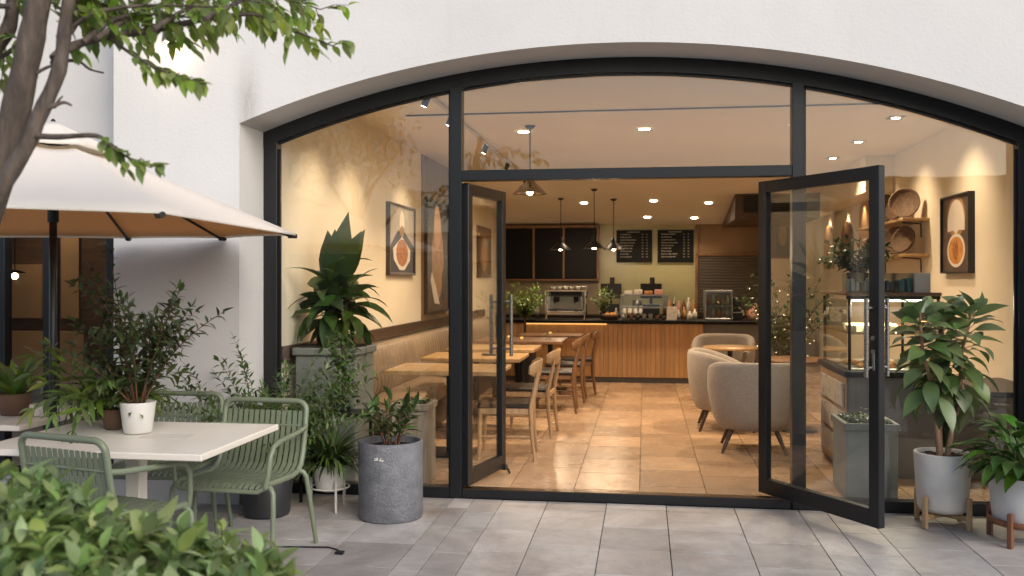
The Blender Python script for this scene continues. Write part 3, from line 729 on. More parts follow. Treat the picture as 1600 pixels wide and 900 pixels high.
m = MB(); m.box(-.178, .178, -.15, .15, .2, .212); m.build('shelf', STEEL, t)
for z in (.031, .213):
    for k in range(5):
        m = MB(); m.lathe([(.001, 0), (.026, 0), (.026, .09), (.01, .12), (.01, .15), (.001, .15)], 12); o = m.build('small_bottle', [PINK, WHITEP, PASTRY][k % 3]); o.location = (.94+.07*k, 7.62, .945+z); tag(o, 'small bottle on the %s level inside the glass cooler' % ('upper' if z > .1 else 'lower'), 'bottle', 'bottles in the glass cooler')
m = MB(); m.lathe([(.001, 0), (.1, 0), (.12, .02), (.1, .14), (.001, .25)], 16); o = m.build('cake_dome', PINK); o.location = (1.62, 7.6, .945); tag(o, 'pink wrapped cake on the black end of the bar', 'cake')

rnd = random.Random(77)
def bottle(h, rr, mm, lab, loc, grp):
    m = MB(); m.lathe([(.001, 0), (rr, 0), (rr, h*.6), (rr*.8, h*.72), (rr*.4, h*.82), (rr*.4, h), (.001, h)], 14); o = m.build('bottle', mm); o.location = loc; tag(o, lab, 'bottle', grp)
for k in range(7):
    mm = [PASTRYD, PASTRY, STEEL, PINK, PASTRYD, WHITEP, PASTRY][k]
    bottle(.26+.03*(k % 3), .036, mm, '%s syrup bottle on the rear worktop below the right menu board' % ['dark brown', 'amber', 'steel grey', 'pink', 'tall brown', 'white', 'tall amber'][k], (.36+.085*k, 10.5, .9), 'syrup bottles on the rear worktop')
for k in range(4):
    for q in range(5): cup(.075, .038, WHITEP, 'paper cup in the stacks on the rear worktop below the left menu board', (-.36+.1*k, 10.45, .901+.022*q), 'stacked paper cups', 'paper_cup')
m = MB(); m.box(-.1, .1, -.09, .09, 0, .05, .01); m.lathe([(.001, .05), (.06, .05), (.085, .2), (.08, .26), (.001, .27)], 18); o = m.build('blender', STEEL); o.location = (-.13, 10.6, .901); tag(o, 'steel blender on the rear worktop between the two till screens', 'blender')
m = MB(); m.box(-.075, .075, -.004, .004, 0, .2, .002); m.box(-.075, .075, -.004, .06, 0, .006); o = m.build('counter_card', PAPER); o.location = (.4, 7.38, .946); o.rotation_euler = (0, 0, .15); tag(o, 'small printed card standing on the bar front edge right of the steel rack', 'card')
m = MB(); m.lathe([(.001, 0), (.09, 0), (.12, .05), (.13, .08), (.122, .08), (.11, .05), (.001, .02)], 22); o = m.build('fruit_bowl', WICKER); o.location = (-.5, 7.42, .946); tag(o, 'woven bowl on the bar between the slim plant and the steel rack', 'bowl')
for k in range(5):
    m = MB(); m.ball((0, 0, .04), .04, 12, 8); o = m.build('orange', PASTRY); o.location = (-.5+.055*math.cos(k*1.257), 7.42+.055*math.sin(k*1.257), .975); tag(o, 'small orange bun heaped in the woven bowl on the bar', 'bun', 'buns in the woven bowl'); o.name = 'bread_bun'
for k in range(3):
    m = MB(); m.box(-.09, .09, -.07, .07, 0, .085, .006); o = m.build('takeaway_box', [PAPER, WHITEP, PASTRY][k]); o.location = (1.45+.22*k, 10.55, .901); tag(o, ['printed', 'white', 'brown'][k]+' takeaway box on the rear worktop in front of the shutter', 'box', 'takeaway boxes')

# ------------------------------------------------------------------ banquette
t = thing('banquette', 'long tan leather banquette with a channel-tufted back along the left wall', 'banquette', (-2.4, 4.5, .03))
B0, B1 = 1.25, 9.0
m = MB(); m.box(-2.655, -2.12, B0, B1, .03, .30, .004); m.build('base', DARKWOOD, t, True)
m = MB()
for k in range(6):
    a = B0+(B1-B0)*k/6; b = B0+(B1-B0)*(k+1)/6; m.box(-2.655, -2.07, a+.003, b-.003, .302, .455, .03)
m.build('seat', LEATHER, t, True)
m = MB(); ch = .125; n = int((B1-B0)/ch)
vs = []; fs = []
pf = [(-2.50, .46), (-2.475, .55), (-2.49, .75), (-2.515, .88), (-2.555, .915), (-2.62, .918), (-2.655, .90)]
rows = n*6+1
for i in range(rows):
    y = B0 + ch*i/6; tt = (i % 6)/6; bul = (abs(math.sin(PI*tt))**.5)*.05 - .045
    for (x, z) in pf: vs.append((x+bul, y, z + (bul*.5 if z > .85 else 0)))
q = len(pf)
for i in range(rows-1):
    for j in range(q-1): fs.append((i*q+j, i*q+j+1, (i+1)*q+j+1, (i+1)*q+j))
m.add(vs, fs, True)
m.add([(p[0], B0, p[1]) for p in pf] + [(-2.655, B0, .46)], [tuple(range(q+1))])
m.build('backrest', LEATHER, t, True)

# ------------------------------------------------------------------ cafe tables
def cafe_table(loc, W, Dp, label, top, h=.75, grp='tables along the tan banquette'):
    t = thing('cafe_table', label, 'table', loc, 0, grp)
    m = MB(); m.box(-W/2, W/2, -Dp/2, Dp/2, h-.035, h, .004); m.build('tabletop', top, t)
    m = MB(); m.cyl((0, 0, .02), .032, h-.055, 16); m.box(-.15, .15, -.15, .15, h-.05, h-.036, .002); m.build('leg', BLACK, t)
    m = MB(); m.box(-.24, .24, -.22, .22, 0, .018, .004); m.build('base', BLACK, t)
    return t
TY = [(1.5, OAK, 'oak table by the banquette nearest the street, beside the left mullion'), (2.78, OAK, 'second oak table from the street along the banquette'), (3.98, OAK, 'third oak table from the street along the banquette')]
for (y, mm, lab) in TY: cafe_table((-1.68, y, .03), .98, .74, lab, mm)
cafe_table((-1.55, 5.35, .03), 1.1, .85, 'dark wood table near the bar end of the banquette', MIDWOOD)
cafe_table((-1.3, 6.45, .03), .9, .6, 'dark wood table right in front of the slatted bar', MIDWOOD)
m = MB(); m.box(-.07, .07, -.04, .04, 0, .018, .006); o = m.build('card_tray', BLACK); o.location = (-1.55, 2.78, .78); tag(o, 'small black tray on the second oak table', 'tray')
for k in range(3):
    m = MB(); m.lathe([(.001, 0), (.028, 0), (.03, .05), (.026, .05), (.024, .006), (.001, .006)], 14); m.mat(1); m.lathe([(.001, .006), (.02, .006), (.02, .03), (.001, .032)], 10); o = m.build('tea_light', [THINGLASS, LEDO]); o.location = [(-1.55, 5.3, .782), (-1.3, 6.45, .782), (-1.75, 5.55, .782)][k]; tag(o, ['lit tea light in the middle of the dark wood table', 'lit tea light on the table right in front of the bar', 'lit tea light near the banquette side of the dark wood table'][k], 'candle', 'tea lights on the dark tables')
m = MB(); m.lathe([(.001, 0), (.03, 0), (.035, .09), (.032, .09), (.028, .008), (.001, .008)], 16); o = m.build('glass_tumbler', THINGLASS); o.location = (-1.2, 5.2, .78); tag(o, 'small glass tumbler on the dark wood table', 'glass')

# ------------------------------------------------------------------ wooden chairs
def wood_chair(LEGOAK=LEGOAK):
    t = thing('wooden_chair', '', 'chair', (0, 0, 0), 0, 'wooden chairs with black seats along the tables')
    w2, d2 = .215, .22      # chair faces -x ; back at +x
    for s in (-1, 1):
        m = MB(); m.tube([(-d2, s*(w2-.01), .0), (-d2+.012, s*(w2-.015), .43)], [.014, .021], 10); m.build('leg', LEGOAK, t)
        m = MB(); m.tube([(d2+.03, s*w2, .0), (d2, s*(w2-.005), .25), (d2-.005, s*(w2-.01), .45), (d2+.04, s*(w2-.02), .66), (d2+.055, s*(w2-.025), .74)], [.013, .018, .021, .017, .012], 10); m.build('leg', LEGOAK, t)
    m = MB(); m.box(-d2, d2, -w2+.005, -w2+.03, .385, .435, .004); m.box(-d2, d2, w2-.03, w2-.005, .385, .435, .004); m.box(-d2-.01, -d2+.02, -w2+.03, w2-.03, .385, .435, .004); m.box(d2-.02, d2+.008, -w2+.03, w2-.03, .385, .435, .004); m.build('seat_frame', LEGOAK, t)
    m = MB(); m.box(-d2-.02, d2-.005, -w2-.005, w2+.005, .437, .475, .014); m.build('seat', BLKLEATHER, t)
    for s in (-1, 1):
        m = MB(); m.tube([(-d2+.01, s*(w2-.01), .2), (d2+.01, s*(w2-.005), .2)], .010, 8); m.build('stretcher', LEGOAK, t)
    m = MB(); n = 14; vs = []
    for i in range(n+1):
        u = -1+2*i/n; y = u*.25; x = d2+.075 - .085*u*u; hh = .068*(1-.55*u**4) ; zc = .765
        for (dx, dz) in ((-.011, -hh), (-.011, hh), (-.003, hh+.006), (.007, hh), (.007, -hh), (-.003, -hh-.006)): vs.append((x+dx+(dz*.12), y, zc+dz))
    fs = []
    for i in range(n):
        for k in range(6): fs.append((i*6+k, (i+1)*6+k, (i+1)*6+(k+1) % 6, i*6+(k+1) % 6))
    fs += [tuple(range(6)), tuple(range(n*6+5, n*6-1, -1))]
    m.add(vs, fs, True); m.build('backrest', LEGOAK, t)
    return t
WC = [(-1.17, 1.45, 4, 'oak chair with black seat nearest the street, at the first oak table'), (-1.12, 2.62, -3, 'oak chair at the second oak table, behind the nearest one'), (-1.02, 4.22, 2, 'shade-darkened oak chair third from the street, beside the dark wood table'), (-.98, 5.15, 0, 'shade-darkened oak chair fourth from the street, in front of the slatted bar'), (-.90, 5.95, 5, 'shade-darkened oak chair farthest from the street, close to the bar')]
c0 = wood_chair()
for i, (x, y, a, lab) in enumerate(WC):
    if i == 2: c0 = wood_chair(MIDWOOD)  # far chairs: dimmer light put into a darker wood colour
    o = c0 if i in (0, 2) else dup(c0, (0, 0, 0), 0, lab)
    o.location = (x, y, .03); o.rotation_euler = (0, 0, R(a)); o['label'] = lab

# ------------------------------------------------------------------ armchairs
def armchair():
    t = thing('armchair', '', 'armchair', (0, 0, 0), 0, 'grey-beige tub armchairs on dark legs')
    # faces -y, back at +y
    m = MB(); n = 40; vs = []; fs = []
    A = R(128)
    for i in range(n+1):
        u = -1+2*i/n; th = PI/2 + A*u
        c, s = math.cos(th), math.sin(th)
        k = abs(u); top = .80 - .19*(max(0, k-.32)/.68)**1.6
        sq = 1.0 + .07*math.sin(2*th)**2
        pfo = [(.02, .20), (.25, .195), (.30, .215), (.345, .30), (.375, .44), (.392, .60*top/.8), (.392, top-.05), (.382, top-.012), (.355, top), (.325, top-.012), (.312, top-.05), (.30, .50), (.295, .36)]
        for (r, z) in pfo: vs.append((c*r*sq*1.02, s*r*sq*.98, z))
    q = len(pfo)
    for i in range(n):
        for j in range(q-1): fs.append((i*q+j, (i+1)*q+j, (i+1)*q+j+1, i*q+j+1))
    fs += [tuple(range(q-1, -1, -1)), tuple(n*q+j for j in range(q))]
    m.add(vs, fs, True); m.build('shell', FABRIC, t)
    m = MB(); m.lathe([(.001, .2), (.26, .2), (.30, .23), (.30, .40), (.285, .44), (.24, .455), (.001, .46)], 36, (0, -.025, 0)); m.build('seat', FABRIC, t)
    for (sx, sy) in ((-1, -1), (1, -1), (-1, 1), (1, 1)):
        m = MB(); m.tube([(sx*.19, sy*.19, .20), (sx*.27, sy*.265, 0)], [.024, .013], 12); m.build('leg', DARKWOOD, t)
    return t
AC = [(.96, 2.08, R(-6), 'grey-beige tub armchair nearest the door, seen from behind'), (.82, 3.25, R(-112), 'grey-beige tub armchair behind the nearest one, turned to the right'), (1.0, 5.75, R(-170), 'grey-beige tub armchair farthest back, facing the small pale table')]
a0 = armchair()
for i, (x, y, rz, lab) in enumerate(AC):
    o = a0 if i == 0 else dup(a0, (0, 0, 0), 0, lab)
    o.location = (x, y, .03); o['label'] = lab
    # armchair faces -y: nearest one is turned away from the street
    o.rotation_euler = (0, 0, [R(176), R(88), R(-12)][i])
# backs: nearest faces +y, so its back is to the street
def round_table(loc, r, h, top, lab):
    t = thing('round_table', lab, 'table', loc, 0, 'round tables by the armchairs')
    m = MB(); m.lathe([(.001, h-.03), (r-.01, h-.03), (r, h-.02), (r, h-.006), (r-.006, h), (.001, h)], 40); m.build('tabletop', top, t)
    m = MB(); m.cyl((0, 0, .02), .03, h-.05, 16); m.build('leg', BLACK, t)
    m = MB(); m.lathe([(.001, 0), (.2, 0), (.2, .012), (.04, .025), (.001, .025)], 32); m.build('base', BLACK, t)
round_table((1.52, 3.2, .03), .36, .72, MIDWOOD, 'round dark wood table behind the right door leaf')
round_table((1.03, 5.1, .03), .33, .70, OAK, 'round pale wood table in front of the farthest tub armchair')

# ------------------------------------------------------------------ plants
UP = V((0, 0, 1))
GA = 2.39996
LANCE = (.15, .75, 1., .8, .45, 0.)
OVATE = (.2, .85, 1., .82, .4, 0.)
STRAP = (.45, .8, 1., .95, .6, 0.)
def grow(ms, ml, base, d, L, bend=.5, r=.006, n=8, t0=.2, nl=12, ll=.08, lw=.03, lang=55, droop=.5, prof=LANCE, rnd=random, taper=True, pair=False, fold=.25, tipleaf=True, seg=4):
    """one curved stem with leaves up its length; bend turns it outward"""
    p = V(base); d = V(d).normalized(); pts = [p.copy()]; side = d.cross(UP)
    side = side.normalized() if side.length > .05 else V((rnd.uniform(-1, 1), rnd.uniform(-1, 1), 0)).normalized()
    ds = [d.copy()]
    for i in range(n):
        p = p + d*(L/n); pts.append(p.copy())
        d = Matrix.Rotation(-bend/n + rnd.gauss(0, .05), 3, side) @ d; ds.append(d.copy())
    if ms is not None: ms.tube(pts, [r*(1-.75*i/n) for i in range(n+1)], 5)
    a = rnd.uniform(0, 6.28)
    for k in range(nl):
        t = t0 + (1-t0)*(k/max(nl-1, 1)); x = t*n; i = min(int(x), n-1); q = pts[i].lerp(pts[i+1], x-i); dd = ds[i]
        o = dd.orthogonal().normalized()
        for sgn in ((0, PI) if pair else (0,)):
            rad = Matrix.Rotation(a+sgn, 3, dd) @ o
            an = R(lang)*rnd.uniform(.8, 1.2)
            ld = dd*math.cos(an) + rad*math.sin(an)
            sc = (1-.35*t if taper else 1)*rnd.uniform(.75, 1.15)
            nn = UP*.9 + dd*.3 - rad*.1 + V((rnd.gauss(0, .22), rnd.gauss(0, .22), 0))
            ml.leaf(q, ld, nn, ll*sc, lw*sc, droop*rnd.uniform(.5, 1.5), fold, prof, seg)
        a += GA if not pair else PI/2*rnd.uniform(.7, 1.3)
    if tipleaf:
        ml.leaf(pts[-1], ds[-1], UP + ds[-1].orthogonal()*.5, ll*.8, lw*.8, droop*.5, fold, prof, seg)
def soil(t, r, z, m=SOIL, rough=.01, n=28):
    s = MB(); rr = random.Random(int(r*1000)); vs = [(0, 0, z+.006)]; fs = []
    for ring_ in range(1, 5):
        for k in range(n): vs.append((r*ring_/4*math.cos(2*PI*k/n), r*ring_/4*math.sin(2*PI*k/n), z+rr.uniform(-rough, rough)*(ring_ < 4)))
    for k in range(n): fs.append((0, 1+k, 1+(k+1) % n))
    for q in range(3):
        for k in range(n): fs.append((1+q*n+k, 1+(q+1)*n+k, 1+(q+1)*n+(k+1) % n, 1+q*n+(k+1) % n))
    s.add(vs, fs, False); s.build('soil', m, t)
def pot_round(t, r0, r1, h, mat, wall=.014, z=0, rnd_b=.02, n=48):
    m = MB(); m.lathe([(.001, z), (r0-rnd_b, z), (r0-rnd_b*.3, z+rnd_b*.3), (r0, z+rnd_b), (r1-.002, z+h-.006), (r1-.005, z+h), (r1-wall+.004, z+h), (r1-wall, z+h-.006), (r0-wall, z+rnd_b), (.001, z+rnd_b)], n); m.build('pot', mat, t)
def rad_dir(a, el): return V((math.cos(a)*math.cos(el), math.sin(a)*math.cos(el), math.sin(el)))

# 1 small-leaved shrub in white pot on the outdoor table
rn = random.Random(11)
t = thing('potted_shrub', 'tall wispy dark-leaved shrub in a white pot on the white outdoor table', 'potted plant', (-2.635, -1.89, .742))
pot_round(t, .072, .092, .165, WHITEPOT, .01, 0, .012); soil(t, .08, .145)
ms, ml = MB(), MB()
for k in range(13):
    a = k*GA; el = R(rn.uniform(50, 88)); L = rn.uniform(.45, .86)
    grow(ms, ml, (.03*math.cos(a), .03*math.sin(a), .14), rad_dir(a, el), L, rn.uniform(.05, .55), .0055, 9, .2, 17, .088, .037, 62, .5, LANCE, rn, True, True)
    for b in range(2):
        q = V((0, 0, .14)) + rad_dir(a, el)*L*rn.uniform(.3, .6)
        grow(ms, ml, q, rad_dir(a+rn.uniform(-1, 1), R(rn.uniform(25, 60))), L*.42, .3, .003, 6, .15, 9, .078, .034, 60, .5, LANCE, rn, True, True)
ms.build('stem', STEMRED, t); ml.build('foliage', LF_DARK, t)
# 2 fern in clay pot beside it
rn = random.Random(12)
t = thing('potted_fern', 'arching yellow-green fern in a small brown pot beside the white pot', 'potted plant', (-2.83, -1.79, .742))
pot_round(t, .05, .07, .11, TERRA, .008, 0, .01); soil(t, .06, .095)
ms, ml = MB(), MB()
for k in range(26):
    a = k*GA; L = rn.uniform(.3, .52)
    if math.cos(a) > .5: L *= .55
    grow(ms, ml, (.02*math.cos(a), .02*math.sin(a), .09), rad_dir(a, R(rn.uniform(35, 75))), L, rn.uniform(.9, 1.9), .003, 9, .25, 9, .15, .042, 42, .7, LANCE, rn, True, True)
ms.build('stem', STEMGREEN, t); ml.build('foliage', LF_FERN, t)
# 3 strap-leaved plant on second table
rn = random.Random(13)
t = thing('potted_plant', 'bright strap-leaved plant in a brown pot on the far left table', 'potted plant', (-3.72, -1.38, .742))
pot_round(t, .075, .1, .13, TERRA, .01, 0, .01); soil(t, .088, .115)
ml = MB()
for k in range(30):
    a = k*GA; el = R(20 + 55*(1-k/30.)*rn.uniform(.7, 1.2)+10)
    ml.leaf((.02*math.cos(a), .02*math.sin(a), .11), rad_dir(a, el), UP, rn.uniform(.2, .36), .052, rn.uniform(.5, 1.1), .3, STRAP, 6)
ml.build('foliage', LF_STRAP, t)
m = MB(); m.box(-.055, .055, -.04, .04, 0, .07, .004); bx = m.build('tissue_box', [PAPER]); bx.location = (-3.53, -1.40, .742); bx.rotation_euler = (0, 0, .2); tag(bx, 'small patterned pale box beside the brown pot on the far left table', 'box')
# 4 leafy fern in dark floor pot at the pier
rn = random.Random(14)
t = thing('potted_fern', 'bushy fern in a charcoal pot on the ground by the window reveal', 'potted plant', (-2.46, -.62, 0))
pot_round(t, .15, .175, .27, DARKPOT, .014); soil(t, .16, .245)
ms, ml = MB(), MB()
for k in range(92):
    a = k*GA; L = rn.uniform(.5, 1.0)*(1 if k % 3 else .7)
    grow(ms, ml, (.07*math.cos(a), .07*math.sin(a), .24), rad_dir(a, R(rn.uniform(52, 89))), L, rn.uniform(.3, 1.1), .0035, 9, .28, 20, .085, .030, 62, .4, LANCE, rn, True, True, .2, True, 3)
ms.build('stem', STEMGREEN, t); ml.build('foliage', LF_MID, t)
# 5 white pot on legs
rn = random.Random(15)
t = thing('potted_grass', 'grassy drooping plant in a pale pot on three legs under the side table', 'potted plant', (-2.10, -.41, 0))
pot_round(t, .098, .125, .18, WHITEPOT, .01, .125, .03); 
s = MB(); s.disc((0, 0, .285), .112, 24); s.build('soil', SOIL, t)
for k in range(3):
    a = R(-90+35) + k*2*PI/3
    m = MB(); m.tube([(.128*math.cos(a), .128*math.sin(a), .21), (.134*math.cos(a), .134*math.sin(a), .0)], .009, 8); m.build('leg', WHITEPOT, t)
m = MB(); m.tube([(.128*math.cos(2*PI*k/24), .128*math.sin(2*PI*k/24), .15) for k in range(24)], .006, 6, closed=True); m.build('ring', WHITEPOT, t)
ml = MB()
for k in range(230):
    a = k*GA; ml.leaf((.06*math.cos(a)*rn.random(), .06*math.sin(a)*rn.random(), .28), rad_dir(a, R(rn.uniform(25, 88))), UP, rn.uniform(.22, .42), .019, rn.uniform(.9, 2.3), .2, STRAP, 6)
ml.build('foliage', LF_MID, t)
# 6 big stone cylinder
rn = random.Random(16)
t = thing('potted_plant', 'glossy lance-leaved plant in a large blue-grey stone cylinder on the paving', 'potted plant', (-1.64, -.55, 0))
pot_round(t, .208, .212, .50, STONEPOT, .022, 0, .012, 64); soil(t, .19, .455, SOIL, .012)
m = MB()
for k in range(9): ang = R(-98)+rn.uniform(-.17, .17); m.ball((.2095*math.cos(ang), .2095*math.sin(ang), .41+rn.uniform(-.018, .018)), rn.uniform(.004, .008), 7, 5)
m.build('lichen_patch', WHITEPOT, t)
ms, ml = MB(), MB()
for k in range(9):
    a = k*GA; L = rn.uniform(.16, .34)
    grow(ms, ml, (.045*math.cos(a), .045*math.sin(a), .45), rad_dir(a, R(rn.uniform(66, 89))), L, .3, .007, 7, .3, 10, .135, .042, 52, .7, LANCE, rn, False)
ms.build('stem', STEMRED, t); ml.build('foliage', LF_MID, t)
# 7 side table and ivy
t = thing('side_table', 'small dark metal side table by the left pane carrying an ivy', 'table', (-2.11, -.16, 0))
m = MB(); m.box(-.27, .27, -.13, .13, .60, .625, .004); m.build('tabletop', DARKMET, t)
for sx in (-1, 1):
    for sy in (-1, 1):
        m = MB(); m.box(sx*.25-.01, sx*.25+.01, sy*.11-.01, sy*.11+.01, 0, .599, .002); m.build('leg', DARKMET, t)
rn = random.Random(17)
t = thing('ivy_topiary', 'narrow column of small-leaved ivy standing on the dark side table', 'ivy', (-2.10, -.16, .626))
m = MB(); m.lathe([(.001, 0), (.055, 0), (.065, .07), (.06, .07), (.05, .01), (.001, .01)], 24); m.build('pot', DARKPOT, t)
m = MB(); m.tube([(0, 0, .02), (.01, 0, .25), (0, .01, .48)], .012, 6); m.build('stem', TWIG, t)
ml = MB()
for k in range(620):
    z = rn.uniform(.03, .55); a = rn.uniform(0, 6.28); rr = (.085+.035*math.sin(z*13+1)+rn.uniform(-.05, .04))*(1 if z < .45 else .7)
    ml.leaf((rr*.8*math.cos(a), rr*.8*math.sin(a), z), rad_dir(a+rn.uniform(-.7, .7), R(rn.uniform(-40, 50))), UP+rad_dir(a, 0)*.6, rn.uniform(.028, .05), .027, .4, .2, OVATE, 3)
ml.build('foliage', LF_MID, t)
# 8 tall planter with dracaena inside
rn = random.Random(18)
t = thing('tall_planter', 'tall square grey-green planter with a big-leaved dracaena behind the left pane', 'potted plant', (-2.38, .52, .03))
m = MB(); a, b = .235, .24
m.box(-a, a, -b, b, 0, .94, .006); m.box(-a-.02, a+.02, -b-.02, b+.02, .942, 1.0, .008); m.build('planter', GREYPLANTER, t)
s = MB(); s.box(-a+.01, a-.01, -b+.01, b-.01, .99, 1.004, .002); s.build('soil', SOIL, t)
ms, ml = MB(), MB()
for (x, y, h) in ((-.02, 0, .52), (.05, .03, .40), (-.06, .05, .34)):
    ms.tube([(x, y, 1.0), (x*1.3, y, 1.0+h*.6), (x*1.5, y, 1.0+h)], [.032, .026, .02], 8)
    for k in range(25):
        a = k*GA; f = k/25; el = R(-38+100*f)
        ml.leaf((x*1.4+.02*math.cos(a), y+.02*math.sin(a), 1.0+h*(.5+.5*f)), rad_dir(a, el), UP+V((rn.gauss(0, .5), rn.gauss(0, .5), 0)), rn.uniform(.28, .46), .12, rn.uniform(.7, 1.7), .15, LANCE, 6)
for (a, el, L) in ((-.2, 82, .6), (.5, 66, .52), (-.6, 58, .5), (2.6, 75, .48), (-1.4, 70, .46), (1.6, 72, .5)):
    ml.leaf((0, 0, 1.46), rad_dir(a, R(el)), V((0, -1, .4)), L, .21, .3, .1, OVATE, 6)
ms.build('stem', TWIG, t); ml.build('foliage', LF_IN, t)
# 9 low planter on the right
rn = random.Random(19)
def box_planter(name, label, x0, x1, y0, y1, h, mat, leafn, lm):
    t = thing(name, label, 'planter', ((x0+x1)/2, (y0+y1)/2, .03)); a, b = (x1-x0)/2, (y1-y0)/2
    m = MB(); m.box(-a+.012, a-.012, -b+.012, b-.012, 0, h-.05, .004)
    for (p0, p1, q0, q1) in ((-a, a, -b, -b+.03), (-a, a, b-.03, b), (-a, -a+.03, -b+.031, b-.031), (a-.03, a, -b+.031, b-.031)): m.box(p0, p1, q0, q1, h-.049, h, .004)
    m.build('planter', mat, t)
    s = MB(); s.box(-a+.032, a-.032, -b+.032, b-.032, h-.048, h-.03); s.build('soil', SOIL, t)
    ml = MB()
    for k in range(leafn):
        x, y = rn.uniform(-a+.04, a-.04), rn.uniform(-b+.04, b-.04); aa = rn.uniform(0, 6.28)
        ml.leaf((x, y, h-.03+rn.uniform(0, .035)), rad_dir(aa, R(rn.uniform(0, 75))), UP, rn.uniform(.02, .045), .02, .6, .2, OVATE, 3)
    for k in range(4):
        grow(None, ml, (rn.uniform(-a*.5, a*.9), rn.uniform(-b, b)*.5, h-.03), rad_dir(rn.uniform(0, 6), R(75)), .14, .3, .002, 5, .2, 8, .03, .014, 55, .4, LANCE, rn)
    ml.build('foliage', lm, t)
    return t
WOODBOX = pmat('weathered_box_wood', (.34, .28, .21), .7, col2=(.24, .19, .14), scale=5, stretch=(6, 6, .8))
box_planter('box_planter', 'square grey planter with low green ground cover behind the open right door', 1.37, 1.74, .24, .72, .52, GREYPLANTER, 700, LF_MID)
box_planter('box_planter', 'pale wooden box planter just inside the pane right of the stone cylinder', -1.86, -1.565, .2, .5, .60, WOODBOX, 260, LF_MID)
# 10 pot on wooden stand, right
rn = random.Random(20)
t = thing('potted_tree', 'two-stemmed broad-leaved plant in a concrete pot on a pale wooden stand', 'potted plant', (1.862, -.26, 0), .25)
pot_round(t, .15, .172, .37, CONCRETE, .016, .09, .035, 56); soil(t, .152, .425, SOIL, .008)
m = MB()
for k in range(120):
    a, rr = rn.uniform(0, 6.28), .148*math.sqrt(rn.random()); m.at((rr*math.cos(a), rr*math.sin(a), .436), rn.uniform(0, 3), rn.uniform(-.5, .5)); m.box(-.013, .013, -.006, .006, -.003, .004, .001)
m.at(); m.build('bark_chips', BARKCHIP, t)
for k in range(4):
    a = k*PI/2 + .45
    m = MB(); m.at((0, 0, 0), a); m.box(.166, .192, -.015, .015, .0, .20, .004); m.build('leg', PALEWOOD, t)
m = MB()
for k in range(2): m.at((0, 0, 0), k*PI/2+.45); m.box(-.166, .166, -.013, .013, .055+.001*k, .085+.001*k, .003)
m.build('crossbar', PALEWOOD, t)
ms, ml = MB(), MB()
for (x, y, pts) in ((0, 0, [(-.02, .0, .43), (-.035, .01, .62), (-.05, .0, .80), (-.12, .02, 1.08), (-.15, 0, 1.32)]), (1, 0, [(.03, .0, .43), (.06, 0, .58), (.11, -.01, .80), (.13, 0, 1.1), (.2, .0, 1.34)]), (2, 0, [(.005, .03, .43), (-.005, .05, .7), (.03, .06, 1.0), (.03, .05, 1.30)])):
    ms.tube(pts, [.019, .016, .014, .011, .007], 8)
    for k in range(44):
        f = (k/43)**.85; tt = .50+.50*f; q = tt*(len(pts)-1); i = min(int(q), len(pts)-2); p = V(pts[i]).lerp(V(pts[i+1]), q-i); a = k*GA + x
        el = R(-28+98*f**1.2)
        pl = rn.uniform(.05, .12)*(1-.5*f); dd = rad_dir(a, el); e = p + dd*pl
        ms.tube([p, e], .0028, 5)
        ml.leaf(e, rad_dir(a, el-.35), UP+rad_dir(a, 0)*.3+V((rn.gauss(0, .35), rn.gauss(0, .35)-.25, 0)), rn.uniform(.17, .27)*(1-.18*f), .106*(1-.18*f), rn.uniform(.5, 1.2), .18, OVATE, 6)
ms.build('stem', STEMWOOD, t); ml.build('foliage', LF_BIG, t)
# 11 white pot on reddish stand
rn = random.Random(21)
t = thing('potted_lily', 'dense glossy lily plant in a wide white pot on a reddish wooden stand', 'potted plant', (2.235, -.60, 0), .1)
pot_round(t, .19, .215, .31, WHITEPOT, .016, .085, .06, 56); soil(t, .195, .36, SOIL, .01)
for k in range(4):
    a = k*PI/2 + R(40)
    m = MB(); m.at((0, 0, 0), a); m.box(.205, .235, -.015, .015, .0, .2, .004); m.build('leg', TEAK, t)
m = MB()
for k in range(48):
    a0_, a1_ = 2*PI*k/48, 2*PI*(k+1)/48
m.lathe([(.2045, .115), (.2165, .115), (.2165, .15), (.2045, .15), (.2045, .115)], 48); m.build('ring', TEAK, t)
ms, ml = MB(), MB()
for k in range(120):
    a = k*GA; el = R(rn.uniform(30, 86)); L = rn.uniform(.12, .34); b = V((.1*math.cos(a)*rn.random(), .1*math.sin(a)*rn.random(), .35)); dd = rad_dir(a, el)
    mid = b + dd*L*.6; e = b + dd*L + V((0, 0, -.01))
    ms.tube([b, mid, e], .0028, 5)
    ml.leaf(e, rad_dir(a, el-.6), UP+rad_dir(a, 0)*.2, rn.uniform(.15, .24), .084, rn.uniform(.7, 1.5), .25, OVATE, 6)
ms.build('stem', STEMGREEN, t); ml.build('foliage', LF_LILY, t)
